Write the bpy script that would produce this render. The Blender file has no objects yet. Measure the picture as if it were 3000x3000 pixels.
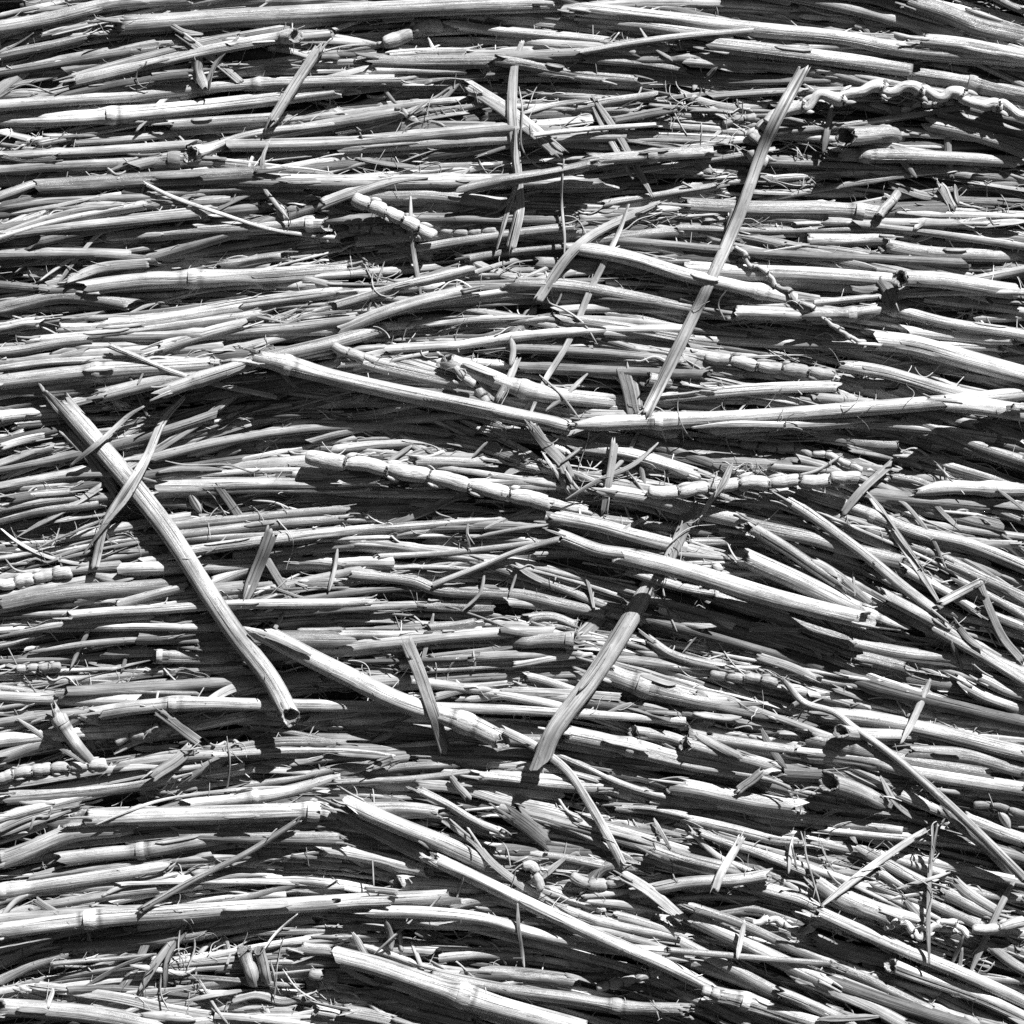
SKY=0.05; SUNE=5.0; EXPO=1.35
import numpy as np
PRESSED=0.8
PRESS=np.array([int(x) for x in """-37 -36 -34 -33 -32 -33 -34 -36 -36 -35 -34 -35 -37 -37 -37 -37 -37 -38 -38 -35 -35 -38 -43 -45 -45 -41 -38 -39 -41 -42 -40 -37 -37 -36 -32 -26 -22 -21 -23 -22 -20 -18 -16 -15 -14 -11 -9 -7 -6 -3 -1 0 -4 -9 -14 -16 -16 -16 -18 -22 -25 -25 -36 -34 -30 -23 -15 -10 -11 -11 -10 -8 -5 -2 -1 1 6 9 9 10 10 9 8 9 10 12 15 15 11 3 -8 -16 -19 -28 -19 -8 4 11 12 11 10 10 9 7 3 0 1 6 11 14 16 15 12 11 12 16 20 24 26 24 14 -3 -16 -21 -19 -10 3 14 20 22 23 22 20 16 11 6 4 4 6 11 15 16 15 13 13 16 20 22 23 25 24 18 4 -11 -18 -18 -13 -5 5 11 13 12 9 6 5 5 7 10 12 13 13 11 9 6 5 4 4 5 6 8 9 10 5 -3 -11 -15 -19 -17 -12 -4 1 3 5 6 6 6 7 9 13 16 15 11 6 1 -3 -5 -7 -10 -12 -11 -10 -11 -13 -17 -22 -24 -22 -18 -15 -9 0 9 15 21 23 22 19 14 10 10 9 6 -1 -6 -10 -12 -14 -15 -17 -18 -17 -19 -22 -28 -32 -35 -34 -30 -6 -1 6 16 24 28 29 26 20 13 6 0 -3 -5 -6 -10 -13 -12 -9 -6 -4 -3 -2 -2 -6 -13 -22 -28 -29 -30 -29 -3 -1 4 12 20 23 21 19 16 12 8 4 1 0 0 -1 -1 1 5 9 12 14 15 15 12 4 -7 -16 -20 -24 -27 -20 -19 -10 3 17 25 30 32 33 30 27 24 21 19 16 12 10 10 10 11 12 13 15 15 13 9 3 -3 -9 -15 -20 -28 -20 -4 16 31 41 48 51 48 42 36 31 25 19 12 6 4 5 6 6 4 3 2 0 1 3 3 -2 -8 -15 -18 -23 -14 1 18 28 35 39 40 36 29 24 19 15 11 6 -1 -5 -6 -3 0 0 -1 -3 -5 -1 6 7 1 -9 -18 -21 -24 -16 -5 5 9 10 12 12 10 7 6 7 9 9 6 2 -2 -3 -3 -3 -4 -4 -4 -4 0 7 10 7 -2 -12 -19 -31 -22 -11 -3 -1 -4 -4 -2 0 3 9 18 23 22 17 10 6 6 6 5 2 2 2 1 -1 -1 -1 -3 -8 -14 -19 -31 -24 -14 -4 -1 -2 -3 -1 0 3 9 16 20 19 15 11 8 8 10 10 10 10 12 12 8 2 -4 -12 -20 -25 -27 -30 -24 -14 -2 5 7 7 3 -4 -9 -7 -2 1 2 2 3 2 3 6 10 12 12 13 14 12 9 4 -6 -21 -32 -36 -32 -23 -10 3 10 13 13 6 -3 -10 -11 -11 -11 -10 -9 -8 -9 -10 -9 -4 0 1 2 5 6 6 5 -2 -17 -31 -37 -33 -25 -16 -6 0 4 6 3 -1 -5 -7 -10 -12 -10 -8 -6 -6 -11 -14 -14 -11 -8 -5 -1 3 4 3 -3 -14 -26 -34 -31 -29 -25 -18 -10 -5 -2 -2 -2 -1 -2 -5 -8 -8 -5 0 2 1 0 0 0 -1 0 5 10 10 6 -2 -13 -21 -25 -35 -34 -30 -22 -11 -2 0 1 3 7 9 6 2 0 1 5 7 7 9 13 15 13 12 13 15 15 11 1 -8 -15 -17 -35 -34 -28 -18 -8 -1 3 8 15 24 28 27 23 18 15 13 10 7 5 7 12 16 19 21 21 20 16 7 -5 -13 -16 -28 -22 -12 -1 8 12 16 23 31 38 41 41 37 30 22 16 11 4 1 1 3 6 9 11 10 7 4 -2 -11 -19 -24 -19 -12 -2 10 20 25 29 32 34 34 33 32 29 24 17 12 9 7 5 5 4 2 1 -1 -3 -6 -9 -14 -19 -25 -30 -21 -16 -7 5 14 20 22 20 13 8 4 3 5 9 11 11 12 14 14 12 10 7 7 7 8 6 1 -7 -16 -23 -27 -21 -18 -13 -7 -1 2 2 -1 -7 -10 -8 -5 0 9 16 19 20 21 20 17 13 9 7 9 11 10 6 -4 -16 -25 -30 -19 -21 -20 -16 -11 -8 -7 -8 -8 -5 2 9 16 23 27 28 25 20 15 12 9 4 1 1 0 -4 -10 -17 -27 -37 -44 -19 -19 -15 -10 -6 -4 -2 1 3 7 11 18 25 30 32 29 23 16 10 6 3 -3 -6 -5 -5 -11 -20 -30 -40 -50 -57 -23 -19 -13 -7 -2 0 3 6 8 9 9 10 11 12 14 13 10 7 4 1 -2 -9 -18 -22 -22 -19 -19 -23 -30 -39 -46 -36 -35 -31 -25 -17 -10 -5 -3 -1 -2 -4 -7 -12 -17 -18 -17 -17 -17 -16 -13 -12 -19 -28 -35 -38 -35 -28 -25 -27 -32 -36 -52 -51 -49 -45 -39 -33 -29 -28 -25 -22 -23 -25 -30 -37 -41 -42 -41 -41 -39 -35 -32 -34 -38 -41 -42 -43 -42 -42 -42 -41 -40""".split()],float).reshape(31,31)
DATA = """
TILE 0 0
B60 1 .45 10,750 200,800 420,890
T50 1 .4 -10,880 150,900 290,900
T65 1 .4 -40,1130 100,1080 240,1030
T50 1 .4 820,1100 1300,1075 1700,1060
T60 1 .45 -30,330 300,250 490,205
T50 1 .4 -20,420 400,350 700,300 920,270
B26 1 .5 0,520 200,450 410,425
B40 2 .5 150,555 400,495 590,470
T70 1 .5 1110,270 1125,400 1140,480 ejj # short upright dark stub behind the flat crossing strip near the top
T75 1 .5 400,470 900,360 1200,290 1550,215 1670,195 n.97 ejo # grey stalk ending in a flared broken mouth near the top
B45 2 .6 540,515 850,465 1090,415
T85 2 .6 -60,165 300,105 600,45 1060,-10 @the thick stalk in the top left corner # thick smooth stalk rising across the top left corner
T110 2 .55 640,140 1300,92 1932,60 2600,35 3300,25 ejh @the broad stalk along the top edge # broad smooth stalk running along the top edge, its blunt left end broken
B45 1 .75 -20,205 400,185 800,180 1000,160
B38 2 .7 380,130 520,112 655,128
B34 5 .55 850,120 950,135 1040,180 1150,195 # frayed curled husk lying over the broad top stalk
B48 3 .6 900,310 1100,250 1350,200
B52 2 .5 1520,262 1650,282 1810,330
B46 4 .5 1035,205 1200,335 1365,470 u20/10 @the flat crossing strip # flat matt strip falling steeply across a forked fibre near the top
B26 4 .7 1350,205 1240,320 1190,420 1160,505 u10/0 # forked frayed fibre strip hanging below the flat crossing strip
F12 4 .7 1205,400 1190,460 1185,515
F14 4 .55 1250,365 1560,365 1720,375
B24 2 .5 1770,388 1895,350
T70 2 .72 -40,600 350,578 750,555 1100,512 1450,482 1932,462 2250,455 n.66
T88 2 .75 -40,680 300,672 620,652 900,628 1300,592 1860,520 n.35 @the noded stalk at the upper left edge # pale stalk with a swollen node entering at the upper left edge
T66 2 .75 945,702 1200,692 1500,668 1720,648 ejh u5/0 # bright stalk with a split scooped end below the white stick
T58 5 .8 1810,270 1690,450 1540,685 ejj u10/25 @the white stick # short bright white stick leaning steeply, flat cut ends
B28 4 .7 1030,475 900,590 770,745 u5/15 # pale bent sliver crossing the noded stalk
F14 2 .6 820,700 822,800 860,858
T60 3 .72 1085,872 1180,855 1350,790 1550,745 1932,695 2150,650 n.04 eoh W1.5 @the flared open stalk # curved stalk with a flared hollow mouth, upper left
T90 1 .55 860,912 1010,908 1190,915 n.4
B34 4 .6 600,972 750,912 912,876
T92 2 .5 220,1055 700,1022 1100,1002 1500,985
B48 3 .75 1165,918 1500,945 1885,985
B26 5 .7 1530,795 1490,890 1495,1060 1550,1140 1632,1240 u10/10 # pale bent splinter hanging downward with a frayed tip, upper left
K44 1 .4 1410,1145 1560,1165 1640,1190 1750,1140
T24 5 .75 822,1042 960,1108 1250,1210 1540,1300 1932,1350 u15/0 @the long thin needle # long thin needle of straw falling rightward, upper left
T82 2 .55 560,1350 900,1325 1300,1297 1750,1272 1850,1272 n.92 eho # smooth stalk ending in a pale collar and dark open mouth
B42 2 .5 1070,1278 1300,1140 1560,1040 1932,1010
B28 3 .65 -20,1280 250,1180 500,1140 855,1135
B30 4 .65 -20,1325 400,1200 700,1158
T50 3 .75 -20,1348 300,1270 600,1210 842,1168
B24 4 .6 60,1210 350,1160 560,1112
L22 3 .6 980,1302 1075,1205
B22 4 .7 300,1640 430,1470 580,1310 690,1285 u10/0 # thin bent splinter rising to the right over a frayed stalk end
T100 2 .65 510,1628 800,1592 1090,1575 1400,1560 1960,1528 n.4 ejh @the thick noded stalk left of centre top # thick stalk with a faint node and frayed left end
B60 2 .7 140,1545 350,1560 570,1592
B40 4 .65 150,1622 350,1642 570,1662
B55 5 .75 380,1592 550,1520 840,1488
B28 3 .6 820,1490 1000,1490 1255,1450
F16 3 .6 800,1542 950,1500 1150,1460
T58 2 .5 1260,1495 1610,1448
F8 7 .6 320,1702 500,1680 610,1680
T85 2 .55 -40,1760 150,1712 330,1682 750,1722
T72 2 .55 -30,1852 100,1832 240,1822
B40 2 .65 730,1778 900,1702 1150,1640 1500,1610 1940,1598
T62 2 .7 600,1832 1000,1790 1250,1740 1500,1702 1940,1650
T60 2 .6 320,1858 700,1840 1200,1770 1350,1745
B22 4 .7 1000,1902 1050,1840 1092,1778
B18 4 .65 950,1882 1200,1800 1380,1780 1640,1830
T60 2 .65 200,1935 700,1882 1250,1802 1500,1770
T70 3 .65 900,1962 1200,1882 1388,1838
B18 4 .65 1480,1940 1700,1802 1850,1772 1990,1755
B26 4 .7 -10,295 100,240 190,182
B30 3 .4 -10,250 50,190 105,135
B30 4 .6 1690,830 1800,800 2000,780
B36 3 .6 1640,700 1800,650 2010,620
B24 4 .65 1550,1045 1750,1050 1960,1060
B40 4 .6 1560,1010 1760,1020 1960,1010
L60 4 .5 1580,1160 1610,1245
TILE 1 0
T85 1 .45 165,345 500,352 860,345
T45 1 .6 170,395 500,402 700,400
T55 2 .78 260,315 530,300 720,295
B45 2 .4 920,55 1200,92 1320,112
B58 3 .55 625,75 900,98 1200,130 1510,172 @the big splintered piece near the top # upper half of a splintered stalk near the top, torn into grey flat layers
T62 3 .72 636,140 1000,178 1250,205 1490,235 ejj # lower half of the splintered stalk near the top, bright and ribbed
K82 4 .7 235,250 320,215 400,185 470,150 575,148 u5/15 N2 @the bulbous double knob # bulbous knobbly stub of two swollen joints near the top
B22 4 .6 490,215 540,310 640,412
T75 2 .5 890,350 1200,392 1690,458
T52 2 .5 1150,415 1500,448
B38 3 .7 255,455 600,440 890,450
B78 5 .68 715,485 900,600 1060,720 1235,865 u20/30 @the broad frayed strip # broad ribbed strip falling to the right with a frayed lower end, above centre
B68 2 .42 690,420 610,510 530,585
B55 5 .65 1025,230 985,350 965,600 975,750 990,900 1005,1050 1012,1180 960,1405 u0/15 @the drooping strip bundle # widest drooping strip of a hanging vertical bundle
B26 5 .65 985,720 985,900 995,1010 940,1200 878,1420 u5/15 # narrower drooping strip splitting off the hanging vertical bundle
F11 5 .65 1005,490 1025,620 1018,820 1060,900 1150,960 1280,1002 # curling hair of straw trailing beside the drooping bundle
F14 5 .65 985,1000 970,1100 900,1190 815,1220
B40 4 .65 1420,540 1560,750 1680,960 1765,1115 # wider of two parallel flat strips falling steeply, above centre
B34 4 .65 1398,560 1490,740 1570,870 1660,1010 # narrower of two parallel flat strips falling steeply, above centre
T70 5 .45 1420,908 1760,878 1932,865 2100,860 n.5 ejh
T66 5 .5 708,1070 1000,1012 1430,925
B26 5 .7 1140,1085 1500,1070 1620,1060
T52 3 .6 1520,1150 1932,1088 2150,1050
B30 4 .6 1000,650 1200,592 1400,570
T52 3 .55 1320,612 1500,570 1770,535
B44 5 .55 1540,680 1895,615
T30 5 .75 1100,762 1400,730 1800,705
T68 2 .65 -20,850 400,812 900,782 1110,770
T44 3 .6 -30,755 250,682 475,602
B24 3 .65 65,335 200,410 260,530 340,620
B56 3 .6 -80,600 20,660 110,722
B30 4 .7 390,570 560,592
L46 3 .4 340,620 450,700
B66 5 .75 -110,1155 100,1080 300,1020 492,1003 @the pale tapering leaf # pale tapering leaf blade rising to the right, upper left of centre
T88 1 .6 150,1095 600,1112 900,1148 1042,1168 n.93
B30 5 .6 100,770 400,770 800,745
B30 3 .55 400,910 800,920 1200,900 1430,890
B40 2 .5 -20,940 250,890 560,860
B30 5 .6 80,892 250,925 420,940
B40 3 .45 140,1025 400,960 700,940 900,920
B24 4 .7 365,745 480,742 600,765
F14 3 .5 440,680 560,700 630,765
K80 5 .7 60,1120 160,1158 270,1205 400,1275 530,1340 N5 d6 @the short beaded stem # short thick beaded stem of swollen joints, upper left of centre
K52 2 .5 555,1300 700,1312 880,1305
K46 3 .65 40,1300 180,1300 300,1312 430,1325
B26 5 .55 392,1110 400,1350 430,1550 455,1690 u5/5 # upright grey strip crossing the short beaded stem
B20 4 .5 380,1440 415,1520 452,1610
T56 4 .62 430,1408 650,1372 900,1332 1300,1290 u5/0
B16 5 .6 1260,900 1245,1100 1265,1350 1262,1450
F12 4 .6 1262,1560 1240,1680 1190,1770
B46 5 .65 1810,1145 1600,1240 1400,1350 1280,1460 1110,1702 u0/15 W1.25 @the curved folded strip # curved strip bending down to a flared broken end, above centre
B74 3 .4 1095,1735 1020,1830 955,1940
B36 5 .65 1625,1155 1580,1290 1470,1520 1420,1620 1280,1945 1150,2162 1060,2370 u0/10 @the long narrow strip above centre # long narrow strip leaning steeply above centre, split at its foot
F26 4 .65 1135,2190 1080,2260 1018,2335
T84 4 .75 1240,1392 1600,1452 1932,1545 2380,1655 2570,1705 n.84 eth @the bright tapered stalk # bright stalk with a tapered tip falling rightward under the long straight strip
B48 2 .5 640,1430 880,1542 1070,1578
T74 2 .52 970,1602 1300,1622 1600,1672 1932,1735 2250,1795
T78 3 .65 -20,1870 250,1772 490,1702 720,1645
T58 3 .65 -30,1730 300,1632 560,1572 740,1522
T68 2 .6 1220,1800 1500,1842 1950,1925
B44 3 .5 500,1935 700,1790 945,1618
F14 4 .6 350,1912 380,1842 480,1805 960,1790
F13 5 .65 1165,1680 1175,1710 1260,1750 1370,1830 1445,1940
B30 5 .65 480,1842 800,1802 1100,1792
T44 3 .7 1500,1778 1650,1792 1840,1832
F12 4 .6 245,1480 190,1640 140,1790
F11 4 .6 75,1375 85,1425 150,1480
B22 4 .5 1690,158 1760,260 1935,375
T40 4 .72 1368,292 1650,242 1932,205 2310,172 @the thin pale rod near the top # thin pale rod rising to the right under the top stalks
B22 3 .75 1135,248 1380,322
T58 2 .5 1400,325 1700,362 1940,395
T50 2 .65 240,110 330,100 420,100
T50 3 .6 -20,460 200,458
B34 2 .6 0,625 200,560 420,480 560,470
B28 3 .55 350,690 600,640 850,590 1100,500 1280,540
B40 4 .55 760,890 900,830 1180,780
F10 4 .6 900,1545 980,1490 1105,1470
B26 3 .6 1000,1590 1200,1500 1300,1440
B40 2 .55 1060,1590 1300,1540 1550,1490
B40 2 .45 1300,1050 1500,1045 1790,1020
T55 2 .4 1030,1120 1300,1130 1520,1150
T60 2 .4 700,1470 1000,1420 1250,1400
T60 2 .35 1350,1370 1700,1330 2000,1300
B26 3 .6 660,1255 760,1275 950,1282 1120,1262
B40 2 .5 1030,1190 1400,1190 1900,1210
B26 3 .6 1040,545 1120,490 1180,500 1270,540
TILE 2 0
T80 2 .55 -560,115 0,182 310,215
T88 3 .72 -570,50 -200,95 0,118 400,168 900,218 1250,285 1960,345 @the long bright stalk at the top right # long stalk swelling to a bright patch across the top right
T95 2 .45 215,258 700,320 1320,398 ejj # dark thick stalk with blunt ends below the long bright top right stalk
T92 1 .38 1330,420 1620,470 1960,545 n.47
B40 4 .75 185,378 460,395
T68 1 .5 60,345 400,370 780,402
T86 4 .72 1345,232 1600,268 1932,320 2010,340 ejh @the open stalk at the right edge # pale stalk with a torn left end, near the right edge at top
B30 5 .78 1100,282 1220,262 1345,255 # small bright tongue sticking out of the pale torn stalk
T105 2 .5 1280,0 1500,65 1650,130 1960,215 ejh # thick stalk falling into the top right corner
B48 3 .75 1540,10 1932,125
B42 3 .72 1590,55 1940,190
T65 3 .65 1760,-20 1940,70
B44 2 .35 370,15 500,85 650,145
B34 4 .5 1100,100 1290,105
B34 5 .75 660,88 820,102
F12 5 .7 650,20 800,80 920,92
B16 5 .6 950,-10 920,112
B30 3 .35 960,70 1060,200
K80 5 .8 485,705 515,645 600,620 690,608 770,548 880,555 950,530 1080,490 1190,522 1300,490 1450,545 1520,520 1700,610 1760,585 1935,655 2020,690 N7 u25/15 @the white rope-like stem # bright white rope-like stem of zigzag joints at the right
K90 3 .6 490,712 425,745 395,800
K85 2 .45 395,850 410,890 470,930
K52 2 .5 220,700 330,672 415,655
K44 3 .5 1235,635 1330,592 1430,590 1610,578
B66 7 .6 690,380 480,780 310,1240 150,1600 -20,1950 -212,2340 u10/10 @the long straight strip # very long straight flat strip leaning steeply at upper right
B24 6 .55 285,1180 262,1270 245,1345
B36 5 .6 845,595 820,740 795,868
L40 4 .5 1060,590 1150,610 1190,650
T108 3 .55 920,768 1050,770 1230,778 eoh W.9 @the dark hollow tube # thick hollow tube facing forward with a ragged dark mouth
T80 2 .42 850,868 990,876 1400,892 1900,925 n.18
T84 3 .65 1390,702 1650,772 1960,868 # striped bright stalk falling to the right edge below the rope-like stem
T78 2 .45 1450,652 1700,700 1960,765
T42 4 .5 500,752 900,712 1250,662 1565,615
B44 3 .35 1500,760 1505,900 1520,1005
B36 4 .38 1180,830 1250,920 1325,1005
B48 4 .6 1460,1038 1530,1180
B28 4 .6 1540,1045 1560,1155
T54 5 .72 1105,1228 1215,1098 eoh u15/0 # short bright stub with a cut mouth pointing down, right side
B48 3 .45 1170,1040 1400,1112 1940,1152
T92 2 .42 0,1160 400,1182 900,1192 1095,1212 n.92
B32 3 .42 650,1088 760,1010 950,990 1100,1020
B34 5 .75 1210,1200 1500,1215 1945,1222
B40 5 .72 1648,1275 1945,1252
T40 3 .5 -20,1292 400,1302 900,1292 1255,1300
B85 2 .45 300,1350 570,1350
B44 4 .5 570,1390 900,1420 1250,1482 1642,1572 @the grey strip above the hollow pith tube # grey strip falling gently above the hollow pith tube
T84 3 .72 1140,1382 1400,1420 1700,1442 1960,1455 eoh # pale stalk with a blunt bright end, right side
T80 2 .5 680,1362 900,1352 1150,1360
T92 4 .62 1235,1565 1330,1572 1500,1592 1880,1655 eoh W1.1 @the hollow pith tube # tube with a ring of pith round its dark hole, right side
T100 3 .7 -20,1520 400,1548 800,1562 1215,1588
K34 6 .6 290,1400 345,1425 370,1500 440,1512 500,1570 530,1622 600,1640 630,1700 720,1730 770,1780 850,1842 930,1900 1035,1942 N11 u10/5 @the curly wavy stem # curly wavy stem twisting downward at the right
T38 4 .65 760,1712 1100,1682 1500,1657 1945,1655
T82 3 .8 275,1770 500,1775 730,1782 ejh # bright white stalk piece with a splintered left end beside the curly stem
T80 2 .55 720,1782 930,1780 1095,1752 n.6
T72 3 .55 1090,1735 1200,1752 1500,1830 1932,1902 2100,1935 n.1
F10 4 .65 10,1640 80,1690 160,1725
F10 4 .3 250,1640 200,1720 240,1810
B34 3 .5 -20,690 200,700 470,710
B46 3 .55 -20,530 130,580 260,600 480,590
B44 3 .5 160,600 250,665
B70 2 .5 0,850 80,900 160,975
B30 4 .6 60,510 90,430
B30 4 .5 130,440 190,380
B40 3 .55 1800,1490 1950,1500
B30 3 .6 1290,1370 1440,1320
B30 5 .7 1310,1300 1370,1245
T50 3 .6 1640,1800 1950,1790
B40 4 .55 780,1450 900,1480 1100,1520
B70 4 .55 950,1620 1100,1640
B70 4 .4 1110,1580 1200,1720
TILE 0 1
T60 2 .65 -20,62 300,20 500,-10
B44 3 .65 290,80 500,22 700,-20
T40 3 .78 -20,155 300,115 700,96 1100,110 1255,122 @the bright arched straw at the left # bright slim straw arching gently across the left side
T96 2 .65 -30,228 400,192 560,177 850,150 1220,128 n.46
T58 1 .5 0,290 300,282 540,258
T34 4 .48 625,25 780,90 1000,180 1300,260 1560,312
B26 5 .6 995,-5 875,75
T80 4 .6 925,288 1100,232 1300,168 1500,100 1932,-5 2180,-70 n.17 ejh @the stalk with a rough joint # stalk with a rough joint rising to the right, left of centre
T82 3 .68 560,312 800,252 1110,192
B58 2 .7 540,255 620,310 710,375
B26 4 .45 730,195 790,310 838,432
F14 5 .6 825,150 780,240
T96 5 .72 1440,82 1600,118 1932,212 2400,322 2900,428 3220,495 n.1 ejh @the long pale stalk falling to the centre # long pale ribbed stalk falling from upper left to centre
B28 4 .6 1590,185 1675,258
B60 3 .5 1350,230 1600,268 1940,322
T116 6 .66 335,325 520,545 740,805 960,1085 1150,1375 1330,1645 1540,1925 1645,2125 ejo u0/50 d18 @the big diagonal stalk # big thick diagonal stalk at left with a hollow lower tip
B56 5 .66 370,510 470,620 560,740 660,870 u5/20 # peeling sheath alongside the upper part of the big diagonal stalk
B30 7 .7 395,705 560,570 740,412 815,368 # thin pale strip crossing the upper end of the big diagonal stalk
B44 4 .66 1335,288 1180,420 950,580 690,735 # flat strip rising rightward from behind the big diagonal stalk
B38 4 .68 570,822 400,930 160,1070 85,1118 # tapered pale strip reaching down left from the big diagonal stalk
B46 7 .68 1050,312 920,455 830,650 700,855 600,1025 535,1285 u0/25 @the forked splinter # long forked splinter lying over the big diagonal stalk
B24 7 .64 925,470 850,645 720,885 620,1005 470,1205 u0/25 # thinner second prong of the forked splinter over the big stalk
F18 5 .6 620,1000 480,1050 370,1112
F14 5 .5 590,1010 440,1070 340,1110 215,1172
B34 3 .62 1080,310 900,425 630,568
B38 3 .6 1945,400 1500,440 1200,500 980,565
B26 3 .6 1480,505 1200,530 900,590
B48 4 .72 0,595 130,562 250,538
T60 3 .65 -20,692 150,642 285,608
T68 2 .72 -20,432 150,412 360,398
T55 2 .6 80,475 250,455 430,440
B48 3 .65 -10,562 130,515
B58 2 .36 1450,602 1550,542 1655,478
B38 4 .4 1220,652 1365,608
F12 4 .65 930,675 1050,700 1300,702 1440,740 1570,710
B30 5 .62 890,745 1000,725 1260,725
T92 3 .62 935,828 1400,818 1932,815 2130,795 @the ribbed stalk left of centre # ribbed pale stalk running level into the chain, left of centre
B48 4 .42 1225,812 1330,960 1440,1120 1645,1465 # grey flat strip passing beneath the level stalk, left of centre
T58 5 .68 1058,1188 1500,1132 1932,1082 2120,1062 ejh # level pale stalk with a jagged left tip crossing the grey strip
B72 6 .4 1545,1070 1470,1250 1385,1465 u15/0 # wide dark strip leaning over the level stalk, left of centre
T66 3 .62 900,1055 1300,1012 1945,950
T56 3 .68 930,1098 1500,1040 1945,1002
T48 2 .55 960,1125 1400,1102 1945,1052
T55 2 .6 850,870 1060,858
B20 4 .65 1130,900 1300,972
F12 4 .65 1340,885 1550,855 1625,880
F14 4 .65 1430,900 1550,910 1665,962
L56 4 .6 1075,848 1140,975
T60 2 .6 -20,948 300,892 600,880 860,872
T52 2 .6 -20,900 250,862 420,845
T58 2 .45 -20,1012 300,952 580,918
B30 5 .62 -10,832 300,772 700,760 885,797
B36 3 .6 0,782 200,702 430,620
B28 5 .6 310,1022 500,990 640,975
B20 4 .68 -10,1048 90,1130 220,1200 400,1250 620,1276
F14 4 .6 30,1230 80,1290 165,1310
T26 3 .6 0,1292 250,1212 600,1142 860,1110
B28 3 .6 270,1218 500,1232 720,1210
K72 3 .7 -20,1375 60,1378 140,1350 220,1332 280,1320 410,1310 N4 @the pale podded stem at the left edge # pale podded stem at the left edge
L78 4 .6 520,1315 640,1332 755,1345 # pale boat-shaped husk beside the podded stem
K36 3 .55 750,1332 830,1322 935,1255
T92 2 .48 -20,1502 300,1432 700,1392 1060,1350
T74 3 .55 1180,1380 1450,1272 1722,1193
B24 4 .7 575,1476 760,1460
T58 2 .5 650,1492 900,1432 1060,1388
T58 4 .68 378,1552 600,1532 900,1520 1300,1495 1932,1480 2100,1470 @the level stalk under the big diagonal # level stalk passing beneath the big diagonal stalk
T48 2 .5 -20,1662 300,1612 550,1582 830,1555
B30 3 .68 -10,1602 215,1578
B24 4 .45 398,1852 450,1740 512,1618
B36 4 .55 165,1762 500,1712 900,1682 1200,1642
B44 2 .48 200,1832 500,1790 805,1742
T74 2 .5 885,1782 1100,1786 1360,1792 n.04 eoh # glossy round stalk end with a dark mouth below the big diagonal
T105 1 .38 1090,1712 1500,1692 1905,1690
B26 5 .6 1610,1540 1530,1675
T118 5 .66 1500,1660 1760,1795 2000,1905 2250,2025 2640,2165 2835,2262 n.84 ejo u0/40 @the thick stalk with a torn mouth # thick fallen stalk with a node and torn open mouth, below centre left
B38 5 .6 1380,1618 1560,1680 1760,1775
B52 3 .7 100,1930 500,1900 850,1872 1385,1850
K48 3 .5 90,1852 220,1845 350,1840
B28 3 .5 500,1820 700,1852 860,1862
B22 4 .55 715,1782 690,1872
B24 5 .72 1912,1160 1890,1300 1862,1415
B38 4 .65 1808,1522 1945,1498
T34 3 .6 1820,1592 1945,1575
T38 3 .7 1700,1642 1945,1635
B48 4 .6 1640,1240 1945,1275
B36 3 .55 500,1180 700,1180 900,1160
T60 2 .5 1540,1600 1700,1590 1880,1580
T46 3 .6 0,1720 130,1690 260,1640
TILE 1 1
K60 4 .6 -60,25 60,70 130,105
T84 2 .52 -40,48 200,130 450,190 660,232
B54 4 .8 275,78 450,122 720,205 @the white flat strip above centre # short white flat strip falling beside a noded stalk, above centre
T98 4 .68 590,112 800,190 1045,268 1300,315 1540,350 n.48 ejh @the frayed noded stalk above centre # noded stalk with a frayed splintered left end, above centre
K46 5 .6 640,140 690,205 760,248 N2
K62 2 .45 780,265 825,355 N2
B44 5 .75 995,92 950,220 888,328 # bright short strip leaning beside the noded stalk, above centre
B38 5 .5 962,-20 972,60 955,142
B38 4 .42 770,200 840,290 912,382
F14 6 .5 1120,190 1240,300 1352,442
B26 5 .45 1395,182 1280,295 1155,392
T72 3 .72 1505,348 1932,305 2400,265 2815,252 ehj # bright level stalk with a torn right end, right of centre
B66 6 .48 1072,468 1150,580 1260,700 1290,780 # broad grey strip falling from the long pale stalk at centre
B22 6 .6 1140,630 1230,770 1302,882
B20 6 .6 1262,720 1310,800 1355,852
B72 5 .36 1590,145 1625,280 1655,415 # wide dark upright strip standing right of centre
B46 4 .45 1645,160 1685,372
T86 2 .45 1720,215 1880,235 eoh
T90 5 .78 1305,468 1550,452 1790,446 2300,428 2900,385 3500,332 3900,290 n.19 eth @the long bright stalk right of centre # long bright ribbed stalk with a node, rising gently to the right edge
B38 4 .55 1215,552 1350,512 1535,468
B50 3 .65 800,45 960,28 1300,22 1600,52 1860,110 2250,178 @the long bowed blade # long smooth blade bowed upward, above centre right
T86 3 .62 1310,582 1600,640 1932,745 2010,770
T40 3 .55 750,432 1000,502 1310,582
T56 2 .6 870,520 1100,560 1300,640
B38 4 .62 650,430 800,500 1000,600 1165,692
B24 4 .62 478,425 600,482 710,535
B68 4 .52 640,560 800,602 1015,662
B30 5 .72 1160,692 1300,740 1480,812
B18 6 .6 1485,508 1240,690
B26 6 .48 1795,575 1650,700 1450,790 1270,895
B26 4 .6 1690,500 1600,660 1505,765
B44 6 .58 1550,568 1530,700 1488,968 # upright flat strip crossing the beaded chain's tail end, centre right
K90 6 .8 -205,655 -80,672 0,690 100,692 250,722 390,748 540,772 660,802 820,832 920,862 1060,892 1180,918 N6 u20/5 @the big white beaded chain # big white beaded chain of swollen joints at the centre
T58 4 .62 1170,915 1300,940 1410,965 n.6
T48 4 .65 -20,800 195,795
T58 2 .62 -20,852 300,862 680,872
B38 4 .78 385,920 600,935 880,962
T48 1 .4 -20,952 420,938
T48 2 .65 -20,1002 370,995
T54 3 .62 -20,1082 400,1045 700,1012 1100,992 1225,990
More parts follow.
